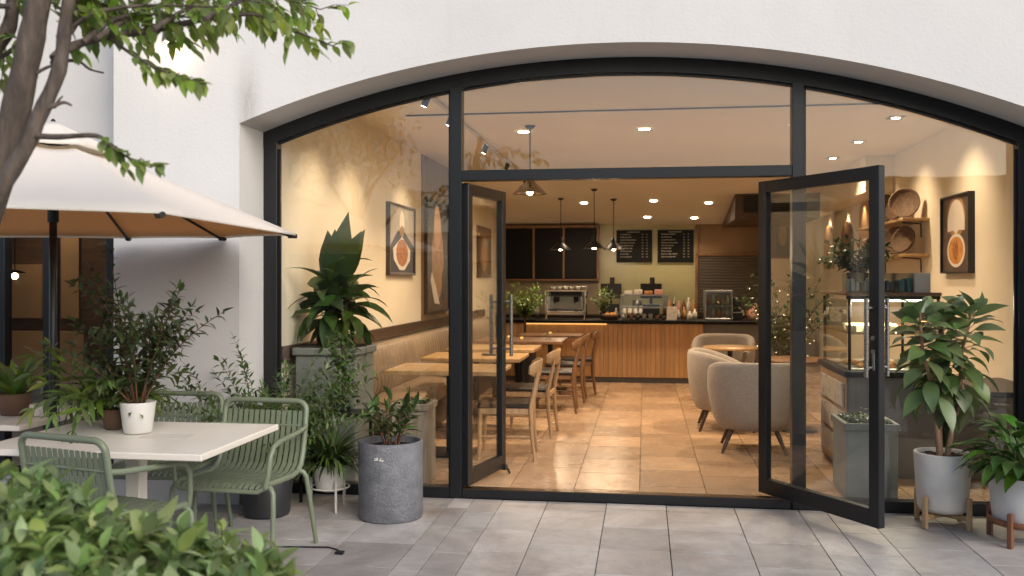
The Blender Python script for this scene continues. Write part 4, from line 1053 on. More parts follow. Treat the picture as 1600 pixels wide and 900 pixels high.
# 12 indoor bushes
def bush(label, loc, z0, z1, r, nst, ll, lw, lm, seed, potmat, lights=0, potr=.17, poth=.4, name='indoor_bush', cat='plant'):
    rn = random.Random(seed); t = thing(name, label, cat, loc)
    pot_round(t, potr*.8, potr, poth, potmat, .014); s = MB(); s.disc((0, 0, poth-.02), potr*.95, 24); s.build('soil', SOIL, t)
    ms, ml, mb = MB(), MB(), MB()
    for k in range(nst):
        a = k*GA; H = (z1-z0)*rn.uniform(.55, 1); el = R(rn.uniform(50, 88))
        if z0 > poth + .05: base = V((0, 0, z0))
        else: base = V((potr*.4*math.cos(a), potr*.4*math.sin(a), poth-.02))
        grow(ms, ml, base, rad_dir(a, math.atan2(H, r*rn.uniform(.2, 1.))), H, rn.uniform(.2, 1.), .006, 8, .1, 15, ll, lw, 60, .5, OVATE, rn, False, False, .2, True, 3)
    if z0 > poth+.05: ms.tube([(0, 0, poth-.02), (0, 0, z0)], .02, 7)
    ms.build('stem', TWIG, t); ml.build('foliage', lm, t)
    if lights:
        for k in range(lights):
            a = rn.uniform(0, 6.28); zz = rn.uniform(z0, z1-.1); rr = r*.95*math.sqrt(rn.uniform(.4, 1)); mb.ball((rr*math.cos(a), rr*math.sin(a), zz), .0045, 6, 4)
        mb.build('leaf_glints', emat('leaf_glint', (1., .7, .35), 4.5), t)  # added glowing specks standing in for golden highlights on the leaves
    return t
bush('leafy bush with added warm glints on its leaves behind the right door leaf', (1.72, 5.4, .03), .55, 1.72, .42, 40, .085, .045, LF_IN, 31, DARKPOT, 46, .2, .5)
bush('bushy plant on the floor left of the espresso machine', (-1.72, 6.95, .03), .95, 1.5, .34, 34, .085, .04, LF_STRAP, 32, DARKPOT, 0, .17, .5)
bush('dark bushy plant on top of the pastry case', (1.78, 1.72, 1.475), .1, .46, .26, 26, .075, .042, LF_IN, 33, DARKPOT, 0, .09, .13)
bush('slim upright plant on the bar beside the espresso machine', (-.62, 7.55, .945), .1, .5, .07, 11, .075, .028, LF_STRAP, 34, DARKPOT, 0, .05, .11)

# ------------------------------------------------------------------ pastry case
t = thing('pastry_case', 'glass pastry display case on a graphite base behind the right pane', 'display case', (2.27, 1.5, .03))
CX0, CX1, CY0, CY1 = 1.55, 2.24, .98, 2.05
m = MB(); m.box(CX0, CX1, CY0, CY1, .03, .80, .004); m.build('base', COUNTERBASE, t, True)
m = MB(); m.box(CX0-.03, CX1+.02, CY0-.03, CY1+.03, .801, .845, .006); m.build('ledge', DARKMET, t, True)
m = MB(); m.box(CX0-.012, CX0-.001, CY0+.02, CY1-.02, .06, .79, .003); m.build('side_panel', PALEWOOD, t, True)
m = MB()
for (x, y) in ((CX0+.02, CY0+.05), (1.78, CY0+.012), (CX0+.02, CY1-.03), (CX1-.02, CY1-.03), (CX1-.02, CY0+.03)): m.tube([(x, y, .846), (x, y, 1.36), (x, y+.03, 1.40)], .012, 8)
m.box(CX0, CX1, CY0+.06, CY0+.085, 1.395, 1.42); m.build('frame', DARKMET, t, True)
m = MB(); m.box(CX0-.01, CX1+.01, CY0+.06, CY1, 1.421, 1.445, .004); m.build('top', MIDWOOD, t, True)
m = MB(); n = 10; prof = [(CY0+.008, .846)] + [(CY0+.008+.07*(1-math.cos(PI/2*i/n)), 1.22+.17*math.sin(PI/2*i/n)) for i in range(n+1)]
m.add([(x, p[0], p[1]) for x in (CX0+.01, CX1-.01) for p in prof], [(i, i+1, n+2+i+1, n+2+i) for i in range(n+1)], True)
m.box(CX0+.004, CX0+.01, CY0+.08, CY1-.03, .847, 1.39); m.build('pane', THINGLASS, t, True)
m = MB(); m.box(CX0+.03, CX1-.03, CY0+.08, CY1-.05, 1.12, 1.128); m.build('shelf', THINGLASS, t, True)
m = MB(); m.box(CX0+.03, CX1-.03, CY0+.04, CY1-.05, .846, .855); m.build('tray', WHITEP, t, True)
m = MB(); m.box(CX0+.05, CX1-.05, CY0+.1, CY0+.125, 1.375, 1.39); m.build('light_strip', LEDW, t, True)
l = bpy.data.lights.new('case_light', 'AREA'); l.shape = 'RECTANGLE'; l.size = .6; l.size_y = .05; l.energy = 16; l.color = (1, .86, .62)
lo = bpy.data.objects.new('case_light', l); COL.objects.link(lo); lo.location = (1.9, CY0+.14, 1.37); lo.rotation_euler = (R(-15), 0, 0)
rn = random.Random(5)
def pastry(x, y, z, kind, lab):
    m = MB()
    if kind == 0:   # croissant
        m.tube([(.055*math.cos(a), .04*math.sin(a), .022) for a in [PI*k/8 for k in range(9)]], [.006, .014, .02, .025, .027, .025, .02, .014, .006], 8)
    elif kind == 1: m.lathe([(.001, 0), (.05, 0), (.058, .02), (.05, .045), (.03, .058), (.001, .06)], 16)
    elif kind == 2: m.lathe([(.001, 0), (.045, 0), (.055, .05), (.06, .055), (.045, .085), (.001, .095)], 16)
    else: m.box(-.07, .07, -.05, .05, 0, .07, .012)
    o = m.build('pastry', [PASTRY, PASTRYD, PASTRY, CREAMCAKE][kind]); o.location = (x, y, z); o.rotation_euler = (0, 0, rn.uniform(0, 6.28))
    return tag(o, lab, 'pastry', 'pastries in the glass case')
kn = ['golden croissant', 'dark round bun', 'golden muffin', 'cream cake slice']
for lvl, z in (('lower tray', .856), ('upper glass shelf', 1.129)):
    for i in range(5):
        for j in range(2):
            k = rn.randrange(4) if i > 2 else (3 if lvl[0] == 'u' else 0)
            pastry(1.64+.125*i, 1.16+.17*j+rn.uniform(-.02, .02), z, k, '%s on the %s of the pastry case' % (kn[k], lvl))
t = thing('low_cabinet', 'low graphite cabinet with a dark top between the pastry case and the right wall', 'cabinet', (2.65, 1.5, .03))
m = MB(); m.box(2.29, 3.03, 1.0, 2.05, .03, .66, .004); m.build('carcass', COUNTERBASE, t, True)
m = MB(); m.box(2.28, 3.045, .97, 2.07, .661, .70, .005); m.build('worktop', DARKMET, t, True)
m = MB(); m.box(2.60, 2.72, .975, .999, .60, .615, .002); m.build('handle', STEEL, t, True)
# acrylic bins on top
for k in range(5):
    t = thing('acrylic_bin', ['clear acrylic bin with white packets at the left end of the pastry case top', 'clear acrylic bin with grey packets on the pastry case top', 'clear acrylic bin below the plant on the pastry case top', 'clear acrylic bin with teal packets right of the door stile', 'white folded bin at the right end of the pastry case top'][k], 'bin', (1.615+.127*k, 1.17, 1.446))
    m = MB(); a, b, h = .058, .08, .15
    m.box(-a, a, -b, -b+.004, 0, h); m.box(-a, a, b-.004, b, 0, h); m.box(-a, -a+.004, -b+.004, b-.004, 0, h); m.box(a-.004, a, -b+.004, b-.004, 0, h); m.build('box', PLEXI if k < 4 else WHITEP, t)
    m = MB()
    for q in range(3): m.at((-.034+.034*q, rn.uniform(-.02, .02), .003), rn.uniform(-.3, .3), rn.uniform(-.15, .15)); m.box(-.014, .014, -.045, .045, 0, rn.uniform(.06, .12), .004)
    m.at(); m.build('packets', [WHITEP, PAPER, TOEKICK, pmat('teal_packet', (.1, .3, .28), .5), WHITEP][k], t)
# newspapers on the side of the base
for k in range(3):
    m = MB(); m.box(1.515, 1.536, 1.05, 1.9, .12+.22*k, .30+.22*k, .003); o = m.build('newspaper', PAPER); tag(o, ['lowest', 'middle', 'topmost'][k] + ' folded newspaper hung on the left side of the pastry case base', 'newspaper', 'newspapers on the pastry case')

# ------------------------------------------------------------------ right wall shelves, baskets, boards
for k, z in enumerate((2.215, 1.825)):
    t = thing('wall_shelf', ('upper' if k == 0 else 'lower') + ' wooden wall shelf with woven trays on the right wall', 'shelf', (3.06, 5.2, z-.03), 0, 'wooden wall shelves')
    m = MB(); m.box(2.78, 3.058, 4.15, 6.4, z-.03, z, .004); m.build('board', OAK, t, True)
    for y in (4.45, 6.0):
        m = MB(); m.tube([(3.055, y, z-.2), (3.05, y, z-.05), (2.85, y, z-.033)], .008, 6); m.build('bracket', DARKMET, t, True)
    for q in range(4):
        m = MB(); r = ((.17, .14, .175, .135), (.155, .165, .13, .15))[k][q]; dn = V(((-.45, -.85, .22), (-.8, -.5, .3), (-.62, -.75, .25), (-.85, -.4, .3))[(q+k) % 4]).normalized(); m.M = Matrix.Translation((2.86+.03*(q % 2), 4.36+.43*q, z+r*.965+.004)) @ dn.to_track_quat('Z', 'Y').to_matrix().to_4x4(); m.lathe([(.001, 0), (r*.86, 0), (r*.95, .01), (r, .045), (r-.012, .045), (r*.88, .018), (.001, .012)], 28)
        m.at(); o = m.build('woven_tray', WICKER); tag(o, '%s round woven tray from the near end of the %s wall shelf' % (['first', 'second', 'third', 'fourth'][q], ['upper', 'lower'][k]), 'woven tray', 'woven trays on the wall shelves')
BD = [(7.0, .66, .95, BOARDL, 'round-topped board with a pale painted scene on the right wall by the door stile'), (8.2, .74, .70, BOARDD, 'dark oval-topped wooden board in the middle on the right wall'), (9.6, .72, .72, BOARDL, 'pale round-topped wooden board farthest back on the right wall')]
for (y, W, H, mm, lab) in BD:
    m = MB(); poly = [(-W/2, 0), (W/2, 0)] + [(W/2*math.cos(a), H-W/2*.8+W/2*.8*math.sin(a)) for a in [PI*k/14 for k in range(15)]]
    m.prism(poly, (3.059, y, 1.72), (0, 1, 0), (0, 0, 1), (-1, 0, 0), .035); o = m.build('wooden_board', mm); tag(o, lab, 'board', 'arched wooden boards on the right wall')
    spot((2.95, y, 2.6), (3.05, y, 1.9), 14, 100, .9)

# ------------------------------------------------------------------ terrace furniture
def terrace_table(label, x0, x1, y0, y1, inset):
    t = thing('terrace_table', label, 'table', ((x0+x1)/2, (y0+y1)/2, 0), 0, 'white tables on the terrace')
    m = MB(); m.box(x0, x1, y0, y1, .708, .74, .004); m.build('tabletop', TABLETOP, t, True)
    cx, cy = (x0+x1)/2, (y0+y1)/2
    m = MB(); m.box(cx-.04, cx+.04, cy-.04, cy+.04, .03, .70, .006); m.box(cx-.2, cx+.2, cy-.16, cy+.16, .695, .7075, .002); m.build('leg', TABLETOP, t, True)
    m = MB(); m.box(cx-.26, cx+.26, cy-.24, cy+.24, 0, .028, .006); m.build('base', TABLETOP, t, True)
    if inset:
        m = MB(); m.box(-2.56, -2.30, -2.03, -1.90, .7405, .7425, .0005); m.build('inset_panel', CONCRETE, t, True)
    return t
terrace_table('white square terrace table with potted plants, right of the umbrella pole', -3.19, -2.02, -2.41, -1.50, True)
terrace_table('white terrace table at the far left edge, behind the umbrella pole', -4.6, -3.42, -1.75, -.95, False)

def terrace_chair():
    t = thing('terrace_chair', '', 'chair', (0, 0, 0), 0, 'sage green slatted metal chairs')
    prof = [(-.255, .405), (-.25, .43), (-.22, .443), (-.05, .436), (.08, .432), (.15, .443), (.195, .475), (.222, .54), (.245, .64), (.268, .775)]
    wx = .262
    m = MB()
    nsl = 14
    for k in range(nsl):
        x = -.228 + .456*k/(nsl-1); w = .0122
        vs = []
        for i, (y, z) in enumerate(prof):
            a = V((prof[min(i+1, len(prof)-1)][0]-prof[max(i-1, 0)][0], prof[min(i+1, len(prof)-1)][1]-prof[max(i-1, 0)][1])); a.normalize(); nx, nz = -a.y, a.x
            h = .003
            vs += [(x-w, y+nx*h, z+nz*h), (x+w, y+nx*h, z+nz*h), (x+w, y-nx*h, z-nz*h), (x-w, y-nx*h, z-nz*h)]
        fs = []
        for i in range(len(prof)-1):
            for q in range(4): fs.append((i*4+q, i*4+(q+1) % 4, (i+1)*4+(q+1) % 4, (i+1)*4+q))
        m.add(vs, fs)
    m.build('slats', GREENM, t)
    # side and top frame
    top = []
    for k in range(7):
        a = PI/2*k/6; top.append((wx-.06+.06*math.cos(a), .268+.010*math.sin(a), .775+.055*math.sin(a)))
    right = [(wx, y, z) for (y, z) in prof[1:]] + top[1:]
    left = [(-x, y, z) for (x, y, z) in right]
    m = MB(); m.tube(right + left[::-1], .0165, 10)
    m.tube([(-wx, -.25, .43), (-wx+.03, -.258, .412), (wx-.03, -.258, .412), (wx, -.25, .43)], .012, 8)
    m.tube([(-wx, .255, .69), (wx, .255, .69)], .007, 8); m.tube([(-wx, -.05, .425), (wx, -.05, .425)], .009, 8)
    m.build('frame', GREENM, t)
    for s in (-1, 1):
        m = MB(); m.tube([(s*wx, .258, .69), (s*(wx+.02), .20, .682), (s*(wx+.03), .05, .672), (s*(wx+.03), -.12, .662), (s*(wx+.03), -.19, .645), (s*(wx+.028), -.222, .60), (s*(wx+.02), -.235, .5), (s*(wx+.006), -.24, .43)], .0145, 10); m.build('armrest', GREENM, t)
        m = MB(); m.tube([(s*wx, -.21, .43), (s*(wx+.025), -.214, .425), (s*(wx+.04), -.218, .40), (s*(wx+.045), -.225, .3), (s*(wx+.055), -.255, 0)], [.0145]*4+[.0125], 10); m.build('leg', GREENM, t)
        m = MB(); m.tube([(s*wx, .17, .445), (s*(wx+.025), .176, .438), (s*(wx+.04), .184, .41), (s*(wx+.048), .205, .3), (s*(wx+.06), .275, 0)], [.0145]*4+[.0125], 10); m.build('leg', GREENM, t)
    return t
TC = [(-2.25, -1.46, -5, 'sage green slatted chair nearest the stone cylinder, turned to the camera'), (-2.87, -1.22, 3, 'sage green slatted chair behind the far side of the terrace table'), (-2.55, -2.29, 165, 'sage green slatted chair seen from behind just above the hedge')]
t0_ = terrace_chair()
for i, (x, y, a, lab) in enumerate(TC):
    o = t0_ if i == 0 else dup(t0_, (0, 0, 0), 0, lab)
    o.location = (x, y, 0); o.rotation_euler = (0, 0, R(a)); o['label'] = lab

# umbrella
UC = V((-3.28, -1.655, 0)); UZ = 1.84
AY = R(8.12)
oct_ = [(2.6, -3.0), (2.85, 1.8), (1.45, 2.78), (-.15, 2.85), (-2.6, 2.6), (-2.85, -1.8), (-1.0, -3.9), (.9, -3.9)]
rim = [V((math.cos(AY)*L-math.sin(AY)*D, math.sin(AY)*L+math.cos(AY)*D, 0))*.416 for (L, D) in oct_]
t = thing('parasol', 'large cream canvas parasol on a black pole at the terrace tables', 'parasol', UC)
def canopy(ms, t0, t1, z_at, drop, sub=6, rings=8, skirt=0):
    n = 8*sub; vs = []; fs = []
    for r_ in range(rings+1):
        tt = t0+(t1-t0)*r_/rings
        for k in range(n):
            i = k//sub; f = (k % sub)/sub
            p = rim[i].lerp(rim[(i+1) % 8], f); sag = math.sin(PI*f)
            p = p*(1-.025*sag*tt)
            vs.append((p.x*tt, p.y*tt, z_at(tt)-drop*sag*math.sin(PI*min(tt*.9, 1))*.8 + .012*sag*tt))
    for r_ in range(rings):
        for k in range(n): fs.append((r_*n+k, (r_+1)*n+k, (r_+1)*n+(k+1) % n, r_*n+(k+1) % n))
    if skirt:
        b = rings*n
        vs2 = [(v[0]*1.002, v[1]*1.002, v[2]-skirt) for v in vs[b:b+n]]; o = len(vs); vs += vs2
        for k in range(n): fs.append((b+k, o+k, o+(k+1) % n, b+(k+1) % n))
    ms.add(vs, fs, True)
def solid(o, th):
    md = o.modifiers.new('thick', 'SOLIDIFY'); md.thickness = th; md.offset = 0
m = MB(); canopy(m, .2, 1., lambda q: UZ+.53*(1-q), .03, skirt=.012); o = m.build('canopy', CANVAS, t); solid(o, .003)
m = MB(); canopy(m, .21, .985, lambda q: UZ+.53*(1-q)-.007, .03); o = m.build('canopy_backlit_layer', BACKLIT, t); solid(o, .002)  # added under-layer that carries the painted through-light of the canvas
m = MB(); canopy(m, .004, .265, lambda q: UZ+.595-.60*q, .012, 6, 4, skirt=.02); o = m.build('vent_cap', CANVAS, t); solid(o, .003)
m = MB(); m.lathe([(.021, .0), (.021, 2.36), (.012, 2.38), (.012, 2.44), (.001, 2.45)], 16); m.build('pole', BLACK, t)
m = MB(); m.lathe([(.021, 1.99), (.052, 1.985), (.052, 1.955), (.03, 1.95), (.03, 1.87), (.021, 1.865)], 20); m.build('hub', BLACK, t)
m = MB(); m.lathe([(.021, 2.33), (.055, 2.32), (.055, 2.28), (.021, 2.27)], 20); m.build('crown_hub', BLACK, t)
for v in rim:
    m = MB(); a = v*.04; m.tube([(a.x, a.y, UZ+.47), (v.x*.5, v.y*.5, UZ+.225), (v.x*.985, v.y*.985, UZ-.022)], .0095, 6); rb = m.build('rib', BLACK, t)
    m = MB(); d = v.normalized(); m.tube([v*.965+V((0, 0, UZ-.016)), v*1.004+V((0, 0, UZ-.016))], .014, 8); m.build('end_cap', DARKMET, rb)
m = MB(); m.lathe([(.001, 0), (.27, 0), (.27, .05), (.24, .07), (.04, .08), (.03, .22), (.021, .22)], 36); m.build('base', DARKPOT, t)

# ------------------------------------------------------------------ the tree at the left
PXF = 1450.; CAMY = -6.44
def at(px, py, D):
    s, c = math.sin(AY), math.cos(AY); u = (px-800)/PXF
    return V((D*(-s+u*c), CAMY+D*(c+u*s), 1.55+D*(436-py)/PXF))
rn = random.Random(41)
base = V((-2.50, -3.72, 0))
t = thing('tree', 'slender multi-stemmed tree with grey-brown bark and leafy twigs at the left edge', 'tree', base)
tk = MB()
def limb(pts, r, n=10):
    P = [V(p) for p in pts]; out = []; 
    # smooth by Catmull-Rom
    for i in range(len(P)-1):
        p0, p1, p2, p3 = P[max(i-1, 0)], P[i], P[i+1], P[min(i+2, len(P)-1)]
        for k in range(4):
            q = k/4; out.append(.5*((2*p1)+(p2-p0)*q+(2*p0-5*p1+4*p2-p3)*q*q+(3*p1-p0-3*p2+p3)*q**3))
    out.append(P[-1]); rr = [r[0]+(r[1]-r[0])*i/(len(out)-1) for i in range(len(out))]
    rr = [a*(1+.06*math.sin(i*1.9)) for i, a in enumerate(rr)]
    tk.tube(out, rr, n); return out
D0 = 3.0
limb([base, base+V((.12, .01, .6)), at(-60, 430, D0), at(-18, 330, D0), at(18, 200, D0), at(45, 80, D0), at(62, -10, D0), at(88, -150, D0), at(120, -330, D0)], (.058, .031), 14)
limb([base+V((.06, .03, .05)), base+V((.2, .05, .7)), at(-40, 400, D0-.12), at(-4, 305, D0-.12), at(40, 230, D0-.1), at(62, 180, D0-.08), at(92, 110, D0-.05), at(102, 40, D0), at(112, -20, D0), at(150, -180, D0+.1)], (.032, .0175), 12)
limb([at(-60, 120, D0+.15), at(-10, 75, D0+.1), at(15, 40, D0+.1), at(22, -20, D0+.1)], (.03, .02), 10)
twigs = []
twigs.append(limb([at(84, 92, D0-.04), at(105, 76, D0), at(160, 58, D0+.1), at(240, 47, D0+.2), at(320, 30, D0+.3), at(395, 22, D0+.35), at(430, 35, D0+.35), at(470, 52, D0+.3), at(520, 72, D0+.3)], (.017, .0025), 8))
twigs.append(limb([at(172, 60, D0+.1), at(205, 84, D0+.12), at(240, 104, D0+.1), at(270, 116, D0+.1), at(305, 128, D0+.1)], (.007, .0015), 6))
twigs.append(limb([at(52, 212, D0-.1), at(90, 214, D0-.12), at(150, 212, D0-.15), at(172, 228, D0-.15), at(200, 246, D0-.15), at(236, 262, D0-.15)], (.011, .0015), 8))
twigs.append(limb([at(68, 172, D0-.08), at(84, 165, D0-.08), at(100, 160, D0-.05), at(112, 165, D0-.05)], (.011, .003), 6))
twigs.append(limb([at(84, 168, D0-.08), at(92, 156, D0-.06), at(98, 150, D0-.05)], (.006, .002), 5))
twigs.append(limb([at(80, 98, D0), at(120, 95, D0+.1), at(140, 108, D0+.2), at(162, 114, D0+.25)], (.007, .003), 6))
twigs.append(limb([at(50, 118, D0), at(72, 106, D0), at(90, 100, D0)], (.008, .003), 6))
top = []
for (a, b, c_, d_) in (((110, 0), (190, -20), (300, -10), (420, 5)), ((90, 60), (150, 20), (240, 8), (350, 12)), ((60, 20), (40, -30), (-40, -40), (-120, -30)), ((100, 20), (180, -60), (300, -80), (480, -20)), ((40, 60), (0, 90), (-30, 85), (-80, 60)), ((112, -20), (200, -90), (360, -140), (560, -90)), ((20, 10), (-30, 10), (-80, 20), (-140, 40)), ((130, 66), (180, 30), (250, 22), (310, 30)), ((150, 60), (230, 15), (320, -8), (400, -5)), ((105, 30), (150, 5), (210, 30), (270, 45)), ((240, 46), (300, 10), (380, -15), (470, 5)), ((110, 50), (140, 10), (175, 5), (215, -15)), ((320, 30), (380, 0), (430, -10), (500, 15))):
    dd = D0+rn.uniform(-.1, .7); top.append(limb([at(*a, D0), at(*b, (D0+dd)/2), at(*c_, dd), at(*d_, dd)], (.01, .0022), 6))
trk = tk.build('trunk', BARK, t, True)
lf = MB(); tw = MB()
def leafy(path, f0, spacing, L, spread, twl=0.0):
    ln = sum((path[i+1]-path[i]).length for i in range(len(path)-1)); n = int(ln*(1-f0)/spacing)
    for k in range(n+1):
        f = f0+(1-f0)*k/max(n, 1); q = f*(len(path)-1); i = min(int(q), len(path)-2); p = path[i].lerp(path[i+1], q-i); d = (path[i+1]-path[i]).normalized()
        o = d.orthogonal().normalized(); rad = Matrix.Rotation(rn.uniform(0, 6.28), 3, d) @ o
        if twl and rn.random() < .8:
            e = p + (d*.5+rad*.7+V((0, 0, -.25))).normalized()*rn.uniform(.3, 1)*twl
            tw.tube([p, p.lerp(e, .5)+V((0, 0, .01)), e], [.0022, .0018, .001], 4)
            for q in range(5):
                pp = p.lerp(e, .25+.75*q/4); rr = Matrix.Rotation(rn.uniform(0, 6.28), 3, d) @ o
                lf.leaf(pp, (e-p).normalized()*.6+rr*.7+V((0, 0, -.45)), UP+rr*.4, L*rn.uniform(.7, 1.15), L*.52, .5, .18, OVATE, 4)
        else:
            lf.leaf(p, d*.7+rad*spread+V((0, 0, -.3)), UP+rad*.4, L*rn.uniform(.75, 1.15), L*.5, .5, .18, OVATE, 4)
leafy(twigs[0], .16, .06, .064, .9, .09); leafy(twigs[0], .6, .03, .056, .8)
leafy(twigs[1], .2, .022, .070, 1.2); leafy(twigs[2], .45, .021, .068, 1.3); leafy(twigs[1], .3, .03, .055, .9, .05); leafy(twigs[2], .5, .045, .05, 1.2, .05)
for p in top: leafy(p, .1, .036, .062, .9, .15)
lf.mat(1); o_ = len(lf.v); lf.v += tw.v; lf.f += [[i+o_ for i in f] for f in tw.f]; lf.mi += [1]*len(tw.f); lf.sm += tw.sm
lf.build('crown', [LF_TREE, TWIG], t, True)

# ------------------------------------------------------------------ hedge in the foreground
rn = random.Random(51)
t = thing('hedge', 'leafy light green hedge in the near left corner below the terrace table', 'hedge', (-1.6, -4.15, 0))
ms, ml = MB(), MB()
def htop(x, y):
    # top surface, lower toward the right
    e = .925 - .235*min(1.2, max(0, (x+1.75)/.9))**1.15
    return e + .02*math.sin(x*9+y*5) - .12*max(0, (-4.3-y))
def hedge_edge(x, y): return ((x+1.85)/1.12)**4 + ((y+4.25)/.52)**4
tips = []
for k in range(640):
    x = rn.uniform(-2.97, -.73); y = rn.uniform(-4.77, -3.73)
    edge = hedge_edge(x, y)
    if edge > 1: continue
    tips.append((x, y, htop(x, y) + rn.gauss(0, .03) - .26*edge**2))
for (x, y, z) in tips:
    d = V((rn.gauss(0, .28)+(.25 if x > -1.2 else 0), rn.gauss(0, .28)-.08, 1)).normalized(); L = rn.uniform(.14, .24); b = V((x, y, z)) - d*L
    ms.tube([b, b+d*L*.6, V((x, y, z))], [.004, .003, .002], 5)
    a = rn.uniform(0, 6.28); o = d.orthogonal().normalized(); big = rn.uniform(.8, 1.25)
    nl = 11
    for q in range(nl):
        f = q/(nl-1); rad = Matrix.Rotation(a+q*GA, 3, d) @ o; an = R(86-48*f)
        ml.leaf(b+d*L*(.15+.85*f), d*math.cos(an)+rad*math.sin(an), d*.6+UP*.6, big*rn.uniform(.075, .105)*(1-.25*f), big*rn.uniform(.036, .046)*(1-.2*f), rn.uniform(.3, .9), .2, OVATE, 4)
for k in range(2000):   # inner leaves
    x = rn.uniform(-2.9, -.78); y = rn.uniform(-4.72, -3.78); e = hedge_edge(x, y)
    if e > 1: continue
    z = rn.uniform(.25, max(.3, htop(x, y)-.16-.26*e*e)); a = rn.uniform(0, 6.28)
    ml.leaf((x, y, z), rad_dir(a, R(rn.uniform(-30, 60))), UP, .09, .042, .5, .2, OVATE, 3)
for k in range(34):   # longer shoots standing out of the top
    x = rn.uniform(-2.6, -.8); y = rn.uniform(-4.6, -3.8); z = htop(x, y) - .26*hedge_edge(x, y)**2
    d = V((rn.gauss(.1, .3), rn.gauss(0, .25), 1)).normalized(); L = rn.uniform(.22, .36); b = V((x, y, z-.24))
    grow(ms, ml, b, d, L, rn.uniform(.1, .5), .0035, 7, .35, 8, .125, .05, 58, .5, OVATE, rn, True, True, .2)
# near-camera lower right fringe
for k in range(40):
    b = V((rn.uniform(-2.6, -1.1), rn.uniform(-4.5, -4.0), 0)); ms.tube([b, b+V((rn.uniform(-.1, .1), rn.uniform(-.1, .1), .7))], [.012, .006], 5)
ms.build('stem', STEMGREEN, t, True); ml.build('foliage', LF_HEDGE, t, True)
# cable lying on the paving
m = MB(); m.tube([(-2.1, -1.33, .006), (-1.9, -1.31, .006), (-1.80, -1.30, .006), (-1.74, -1.335, .006), (-1.70, -1.38, .006)], .0045, 6); m.box(-1.725, -1.675, -1.42, -1.38, .001, .016, .004); o = m.build('cable', BLACK); tag(o, 'thin black cable with a plug lying on the paving by the green chair leg', 'cable')

# ------------------------------------------------------------------ across the courtyard (seen in the glass)
rn = random.Random(61)
def far_tree(x, y, h, lab, seed):
    r2 = random.Random(seed); t = thing('courtyard_tree', lab, 'tree', (x, y, 0), 0, 'trees reflected in the shop glass')
    m = MB(); m.tube([(0, 0, 0), (.1, 0, h*.3), (0, .1, h*.6)], [.16, .12, .07], 10)
    for k in range(7): a = k*GA; m.tube([(0, 0, h*(.28+.04*k)), (math.cos(a)*h*.16, math.sin(a)*h*.16, h*(.5+.04*k))], [.06, .02], 6)
    m.build('trunk', BARK, t)
    m = MB()
    for c in range(46):
        a = r2.uniform(0, 6.28); el = r2.uniform(-.4, 1.4); rr = h*.3*r2.uniform(.35, 1.); cc = V((math.cos(a)*math.cos(el)*rr, math.sin(a)*math.cos(el)*rr, h*.66+math.sin(el)*rr*.9))
        for q in range(70):
            p = cc + V((r2.gauss(0, .3), r2.gauss(0, .3), r2.gauss(0, .22))); m.leaf(p, V((r2.gauss(0, 1), r2.gauss(0, 1), r2.gauss(-.2, .5))), UP, .15, .085, .4, .2, OVATE, 2)
    m.build('crown', LF_TREE, t)
cw = MB(); cw.box(-16, -1.6, -12.3, -12.0, -.06, 2.5, .01); cw = cw.build('courtyard_wall', pmat('dark_render', (.10, .095, .088), .85, col2=(.07, .066, .06), scale=2)); tag(cw, 'low dark courtyard wall mirrored in the lower left pane', 'wall')
cw = MB(); cw.box(.9, 16, -12.8, -12.0, -.06, 3.5, .01); cw = cw.build('courtyard_wall', pmat('brown_render', (.12, .10, .085), .85, col2=(.08, .07, .06), scale=2)); tag(cw, 'taller brown courtyard wall mirrored in the right pane', 'wall')
far_tree(-6.3, -13.2, 6.4, 'leafy courtyard tree reflected in the upper left pane', 1)
far_tree(-8.6, -14.5, 6.8, 'leafy courtyard tree reflected beside the first one at the left edge of the glass', 2)

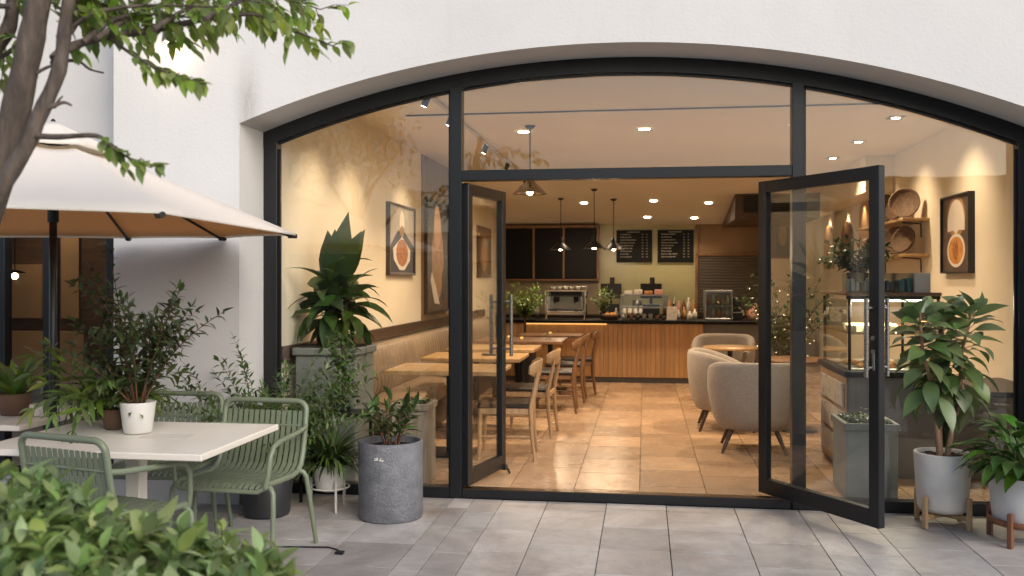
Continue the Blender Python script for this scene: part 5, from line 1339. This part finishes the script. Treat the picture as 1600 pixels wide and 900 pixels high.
# ------------------------------------------------------------------ light, sky, camera
world = bpy.data.worlds.new('World'); S.world = world; world.use_nodes = True
nt = world.node_tree; nt.nodes.clear()
sky = nt.nodes.new('ShaderNodeTexSky'); sky.sky_type = 'NISHITA'; sky.sun_disc = False
EL, AZ = 32., 137.      # veiled sun behind the camera and a little to its right
sky.sun_elevation = R(EL); sky.sun_rotation = R(AZ); sky.air_density = 1.0; sky.dust_density = 2.6; sky.ozone_density = .6
bg = nt.nodes.new('ShaderNodeBackground'); bg.inputs[1].default_value = .15
wo = nt.nodes.new('ShaderNodeOutputWorld'); nt.links.new(sky.outputs[0], bg.inputs[0]); nt.links.new(bg.outputs[0], wo.inputs[0])
l = bpy.data.lights.new('sun', 'SUN'); l.energy = 1.18; l.angle = R(56); l.color = (1., .975, .935)
so = bpy.data.objects.new('sun', l); COL.objects.link(so)
sd = V((math.sin(R(AZ))*math.cos(R(EL)), math.cos(R(AZ))*math.cos(R(EL)), math.sin(R(EL))))
so.rotation_euler = (-sd).to_track_quat('-Z', 'Y').to_euler()
plamp((-6.2, 2.0, 1.52), 8.0, rad=.04)
m = MB(); m.ball((-6.2, 2.0, 1.58), .03, 12, 8); ch = thing('hanging_lamp', 'small glowing lamp hanging in the dim side room behind the left window', 'lamp', (-6.2, 2.0, 1.58))
m.build('bulb', BULB, ch, True)
m = MB(); m.tube([(-6.2, 2.0, 1.61), (-6.2, 2.0, 2.75)], .006, 6); m.lathe([(.02, .05), (.09, .03), (.1, .02)], 20, (-6.2, 2.0, 1.59)); m.build('rod', DARKMET, ch, True)
spot((-6.5, 3.0, 2.7), (-6.5, 3.38, .8), 30, 90, .8); spot((-7.2, 2.9, 2.7), (-7.2, 3.38, .8), 14, 90, .8)

cam = bpy.data.cameras.new('camera'); co = bpy.data.objects.new('camera', cam); COL.objects.link(co)
co.location = (0, CAMY, 1.55); co.rotation_euler = (R(90), 0, AY)
cam.sensor_width = 36; cam.lens = 1450/1600*36; cam.shift_y = -14/1600; cam.clip_end = 500; cam.clip_start = .05
cam.dof.use_dof = True; cam.dof.focus_distance = 6.5; cam.dof.aperture_fstop = 2.6
S.camera = co
S.view_settings.view_transform = 'Standard'; S.view_settings.look = 'None'; S.view_settings.exposure = 0.52; S.view_settings.gamma = 1
cy = S.cycles
cy.use_denoising = True; cy.max_bounces = 10; cy.diffuse_bounces = 5; cy.glossy_bounces = 4; cy.transparent_max_bounces = 24; cy.transmission_bounces = 6
cy.sample_clamp_indirect = 6; cy.caustics_reflective = False; cy.caustics_refractive = False
